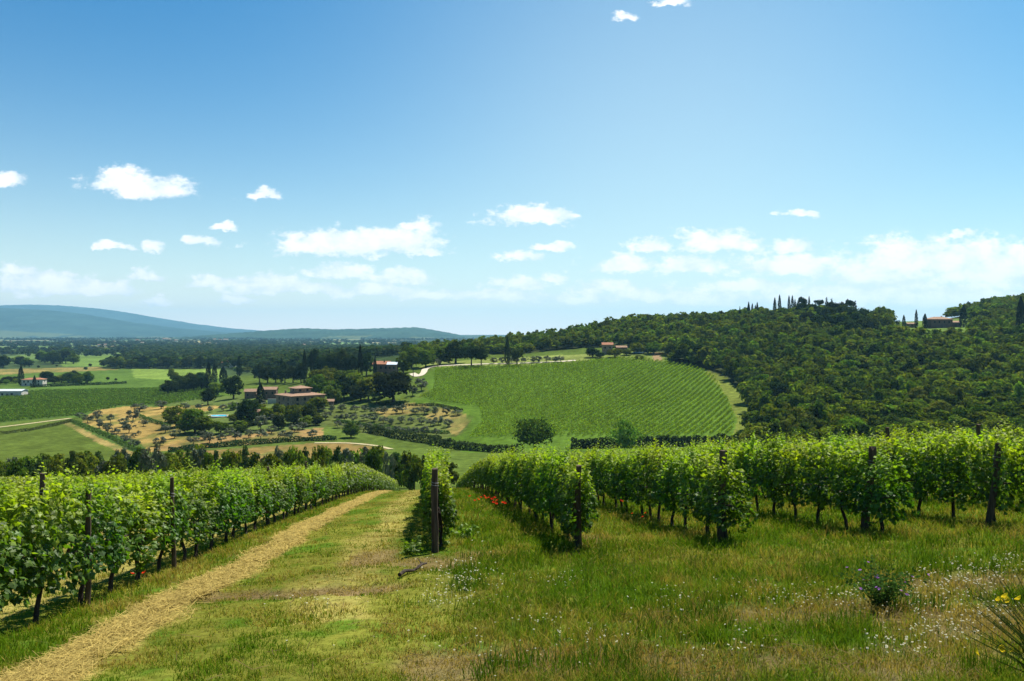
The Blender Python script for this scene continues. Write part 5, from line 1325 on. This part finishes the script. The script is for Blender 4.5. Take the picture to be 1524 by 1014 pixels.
# the villa: a square block under a low hipped roof with a lantern room on top
v = house('villa', 447, 604, 42, 18.5, 17.0, 5.6, 2.0, 'stone', 'tile', 'stone villa with hipped tile roof and small lantern storey on top', over=0.9,
          wins=[(0, -6, 3.3, 1.1, 1.5), (0, -2, 3.3, 1.1, 1.5), (0, 2, 3.3, 1.1, 1.5), (0, 6, 3.3, 1.1, 1.5), (3, -5, 3.3, 1.1, 1.5), (3, 0, 3.3, 1.1, 1.5), (3, 5, 3.3, 1.1, 1.5), (0, -6, 0.6, 1.1, 1.5), (0, 2, 0.6, 1.1, 1.5), (0, 6, 0.6, 1.1, 1.5), (3, -5, 0.6, 1.1, 1.5), (3, 5, 0.6, 1.1, 1.5)], door=(0, -2), chim=[(-6.5, 3.5, 6.7), (6.5, 3, 6.6)])
def lantern():
    A = Acc(); V, T = box(-4.0, 4.0, -3.6, 3.6, 6.3, 9.0)
    obj('lantern_walls', mesh_np('lantern_walls', V, T, None, [M['stone']]), v)
    rv, rt = hip_roof(8.0, 7.2, 9.003, 1.4, 0.8); obj('lantern_roof', mesh_np('lantern_roof', rv, rt, None, [M['tile']]), v)
    for side, u in ((0, -2), (0, 2), (3, 0), (1, 0)):
        window(v, side, 8.0, 7.2, u, 7.6, 1.1, 1.0)
lantern()
house('outbuilding', 373.5, 593, 6, 6.5, 5, 4.2, 1.3, 'darkstone', 'tile', 'left of two brick outbuildings beyond the ragged cypress', 'building', False, wins=[(0, -1.4, 1.6, 0.8, 1.0)], door=(0, 1.2))
house('outbuilding', 402, 594, 6, 7.5, 6, 5.6, 1.2, 'darkstone', 'tile', 'right one of two brick outbuildings, close to the villa', 'building', False, wins=[(0, -1.6, 3.0, 0.9, 1.1), (0, 1.8, 3.0, 0.9, 1.1)], door=(0, 0))
house('garden_annex', 393, 622, -4, 7.0, 4.0, 2.9, 0.9, 'stone', 'tile', 'low annex with sunlit tile roof below the ragged cypress', 'building', False, wins=[(0, -1.6, 1.0, 0.8, 1.0)], door=(0, 1.2))
house('stone_shed', 490, 604, 10, 4.2, 3.2, 2.4, 0.8, 'darkstone', 'tile', 'tiny stone shed among the olives right of the villa', 'shed', False, door=(0, 0))
house('brick_farmhouse', 569, 560, -3, 9.5, 8, 7.4, 1.6, 'darkstone', 'redtile', 'dark brick farmhouse with red roof behind the huge round oak', over=0.5, hip=False, wins=[(0, -3, 4.6, 0.9, 1.4), (0, 0, 4.6, 0.9, 1.4), (0, 3, 4.6, 0.9, 1.4), (0, -3, 1.4, 0.9, 1.4), (0, 3, 1.4, 0.9, 1.4)], door=(0, 0), chim=[(-2, 1, 8.4)])
house('farm_wing', 584.5, 560, -3, 5.5, 6, 7.0, 1.3, 'darkstone', 'metalroof', 'farmhouse wing with pale shining roof beside the brick farmhouse', 'building', False, over=0.4, wins=[(0, -1.2, 4.4, 0.9, 1.3), (0, 1.2, 4.4, 0.9, 1.3)], door=(0, 0))
house('cottage', 904, 530, -4, 6.8, 6.0, 6.0, 1.3, 'stone', 'redtile', 'cottage with red tile roof above the opposite vineyard', hip=False, over=0.4, wins=[(0, -1.6, 3.6, 0.8, 1.1), (0, 1.6, 3.6, 0.8, 1.1)], door=(0, 0), Y=520, chim=[(-2.6, 0.6, 6.8, )])
house('cottage_shed', 924.5, 529, 5, 7.0, 4.0, 3.4, 1.0, 'darkstone', 'tile', 'low tile-roofed shed right of the red-roofed cottage', 'shed', False, over=0.3, door=(0, 0), wins=[(0, 2.0, 1.2, 0.8, 0.8)], Y=523)
house('stone_house', 1396, 489, 3, 15.0, 9, 5.6, 1.9, 'darkstone', 'tile', 'long dark stone house with hipped roof on the right hill', over=0.7, wins=[(0, -5, 3.2, 0.9, 1.3), (0, -1.8, 3.2, 0.9, 1.3), (0, 1.8, 3.2, 0.9, 1.3), (0, 5, 3.2, 0.9, 1.3)], door=(0, 0), Y=545, chim=[(3, 1, 6.8)])
house('stone_wing', 1419, 489, 3, 7.0, 6, 3.2, 1.0, 'darkstone', 'tile', 'low wing right of the long stone house on the hill', 'building', False, over=0.4, door=(0, 0), wins=[(0, 2.2, 1.2, 0.8, 0.9)], Y=548)
house('farm_shed', 1355, 484, 0, 6.0, 4.0, 2.6, 0.8, 'stone', 'tile', 'small shed left of the slim cypress on the hill', 'shed', False, over=0.3, door=(0, 0), Y=560)
house('white_house', 50.5, 574.5, 10, 16.5, 9, 5.4, 1.5, 'plaster', 'redtile', 'white two-storey house with orange roof right of the tall cypress', hip=True, over=0.5, wins=[(0, -6.2, 3.2, 1, 1.4), (0, -3, 3.2, 1, 1.4), (0, 1, 3.2, 1, 1.4), (0, 5, 3.2, 1, 1.4), (0, -5, 0.8, 1, 1.4), (0, 5, 0.8, 1, 1.4), (1, 0, 3.2, 1, 1.4)], door=(0, -1), chim=[(4, 1, 6.2)])
tree_px('cypress_tree', 'cypress', 51, 577, 559, 6, 'small cypress in front of the white house', CY, 'dark columnar cypresses', True)
house('barn', 8, 590.5, 4, 26, 9, 4.2, 0.9, 'plaster', 'metalroof', 'long white barn with pale flat roof at the left edge', 'barn', False, over=0.5, wins=[(0, -7, 1.4, 1.4, 1.1), (0, 0, 1.4, 1.4, 1.1), (0, 6.5, 1.4, 1.4, 1.1)], door=(0, 3.5))
house('far_farmhouse', 341, 547, 8, 16, 9, 6, 1.8, 'plaster', 'redtile', 'small far farmhouse with orange roof behind the cypresses', hip=False, wins=[(0, -4, 3, 1, 1.4), (0, 4, 3, 1, 1.4)], door=(0, 0))
def courtyard_wall():
    x, y, z = hit(405, 601); o = obj('courtyard_wall', mesh_np('courtyard_wall', *box(-2.4, 2.4, -0.2, 0.2, -0.6, 2.6), None, [M['plaster']]), None, (x, y, z), (0, 0, 0.1)); tag(o, 'sunlit cream wall between the ragged cypress and the villa', 'wall')
courtyard_wall()
def far_houses():
    spots = [(15, 512), (28, 514), (110, 511), (148, 516), (155, 515.5), (170, 511.5), (186, 512), (205, 509), (212, 513), (234, 508), (246, 507), (252, 508), (262, 509), (301, 514.5), (320, 508), (328, 508.5), (336, 508), (452, 516), (460, 515.5),
             (548, 520.5), (556, 519.5), (562, 519.5), (570, 519), (586, 519.5), (594, 518.5), (600, 518.2), (608, 518), (616, 518.5), (545, 521), (580, 518.5)]
    hs = []
    for i in range(3):
        w, d, h = [(11, 8, 5.5), (15, 9, 6), (9, 8, 7)][i]
        A = Acc(); V, T = walls_with(w, d, -1, h, 1.6); A.add(V, T, 1, 0); V, T = gable_roof(w, d, h + 0.003, 1.7, 0.5); A.add(V, T, 1, 1)
        for u in (-w / 4, w / 4):
            b = box(u - 0.6, u + 0.6, -d / 2 - 0.04, -d / 2 + 0.02, h * 0.55, h * 0.55 + 1.3); A.add(*b, 1, 2)
        hs.append(A.mesh('distant_house', [M['plaster'], M['tile'], M['pane']]))
    for i, (px, py) in enumerate(spots):
        x, y, z = hit(px, py, 900); k = y / 2600
        o = obj('distant_house', hs[i % 3], None, (x, y, z), (0, 0, random.uniform(-0.6, 0.6)), (max(1, k),) * 3)
        tag(o, 'tiny pale distant house ' + ('in the village below the blue wooded hills' if px > 440 else 'scattered on the far left plain'), 'house', 'houses of the far village' if px > 440 else 'houses scattered on the far plain')
far_houses()

def pool():
    x, y, z = hit(329, 620); o = empty('swimming_pool', (x, y, z + 0.25), R(-12)); tag(o, 'bright turquoise oval swimming pool with pale stone edge', 'swimming pool')
    n = 48; th = np.linspace(0, 2 * math.pi, n, endpoint=False); rx = 5.2 + 0.5 * np.cos(2 * th + 0.4); ry = 4.0 + 0.5 * np.sin(th * 2)
    ring = lambda k, zz: np.stack([rx * np.cos(th) + k * np.cos(th), ry * np.sin(th) + k * np.sin(th), 0 * th + zz], -1)
    A = np.concatenate([ring(0, -0.8), ring(0, 0.15), ring(1.1, 0.15), ring(1.1, -1.2)]); T = []
    for r_ in range(3):
        for i in range(n):
            j = (i + 1) % n; T += [(r_ * n + i, r_ * n + j, r_ * n + n + j), (r_ * n + i, r_ * n + n + j, r_ * n + n + i)]
    obj('pool_edge', mesh_np('pool_edge', A, np.array(T), None, [M['paving']]), o)
    W = np.concatenate([[[0, 0, 0.0]], ring(-0.01, 0.0)]); obj('water', mesh_np('water', W, np.array([(0, 1 + i, 1 + (i + 1) % n) for i in range(n)]), None, [M['water']]), o)
    x2, y2, z2 = hit(346, 620.5); V, T = box(-3, 3, -1.6, 1.6, -0.8, 0.35)
    o2 = obj('pool_terrace', mesh_np('pool_terrace', V, T, None, [M['paving']]), None, (x2, y2, z2), (0, 0, R(-12))); tag(o2, 'pale paved terrace at the right end of the pool', 'terrace')
M['water'] = rough_mat('pool_water', (0.02, 0.42, 0.62), (0.04, 0.52, 0.70), 0.6, rough=0.12)
pool()

def car(px, Y, rot, col, label):
    x = ray(px, Y); z = gz1(x, Y)
    o = empty('parked_car', (x, Y, z + 0.1), R(rot)); tag(o, label, 'car', 'cars parked by the cottage')
    prof = [(-2.1, 0.35), (-2.15, 0.75), (-1.95, 0.92), (-1.2, 0.98), (1.05, 0.98), (1.95, 0.82), (2.15, 0.62), (2.1, 0.35)]
    cab = [(-1.75, 0.985), (-1.35, 1.44), (0.25, 1.47), (1.0, 0.985)]
    def extr(p, hw, hw2=None):
        n = len(p); V = [(a, -hw, b) for a, b in p] + [(a, hw, b) for a, b in p]; T = []
        for i in range(n):
            j = (i + 1) % n; T += [(i, j, j + n), (i, j + n, i + n)]
        for i in range(1, n - 1): T += [(0, i + 1, i), (n, n + i, n + i + 1)]
        V = np.array(V, float)
        if hw2: V[V[:, 2] > 1.2, 1] *= hw2
        return V, np.array(T)
    m = rough_mat('car_paint', col, tuple(c * 1.1 for c in col), 1, rough=0.25)
    part('body', extr(prof, 0.86), m, o); part('windows', extr(cab, 0.78, 0.85), M['pane'], o)
    V, T = extr([(-1.3, 1.452), (-1.25, 1.50), (0.18, 1.52), (0.24, 1.478)], 0.66); part('roof', (V, T), m, o)
    for sx in (-1.3, 1.35):
        for sy in (-0.8, 0.8):
            V, T = tube([(sx, sy - 0.1, 0.33), (sx, sy + 0.1, 0.33)], 0.33, 14); part('wheel', (V, T), M['pane'], o)
car(946.5, 512, 12, (0.10, 0.22, 0.28), 'left one of the parked cars above the vineyard, blue-green')
car(953.5, 513, 20, (0.62, 0.68, 0.72), 'middle one of the parked cars above the vineyard, silver')
car(961, 514, 8, (0.03, 0.07, 0.10), 'right one of the parked cars above the vineyard, dark blue')
# ------------------------------------------------------------------ the air over the valley
def build_haze():
    m, nt, N, L = newmat('haze')
    v = N('ShaderNodeVolumePrincipled')
    v.inputs['Color'].default_value = HAZE_COL
    v.inputs['Density'].default_value = HAZE_D
    v.inputs['Anisotropy'].default_value = 0.25
    o = N('ShaderNodeOutputMaterial'); L(v.outputs[0], o.inputs['Volume'])
    x0, x1, y0, y1, z0, z1 = -40000, 40000, -3000, 15900, -62, 460
    V = [(x, y, z) for z in (z0, z1) for y in (y0, y1) for x in (x0, x1)]
    T = [(0, 2, 3, 1), (4, 5, 7, 6), (0, 1, 5, 4), (2, 6, 7, 3), (0, 4, 6, 2), (1, 3, 7, 5)]
    tag(obj('haze', mesh_np('haze', np.array(V), np.array(T), None, [m])), kind='stuff')
HAZE_D, HAZE_COL = 6.5e-5, (0.32, 0.69, 0.95, 1)
build_haze()
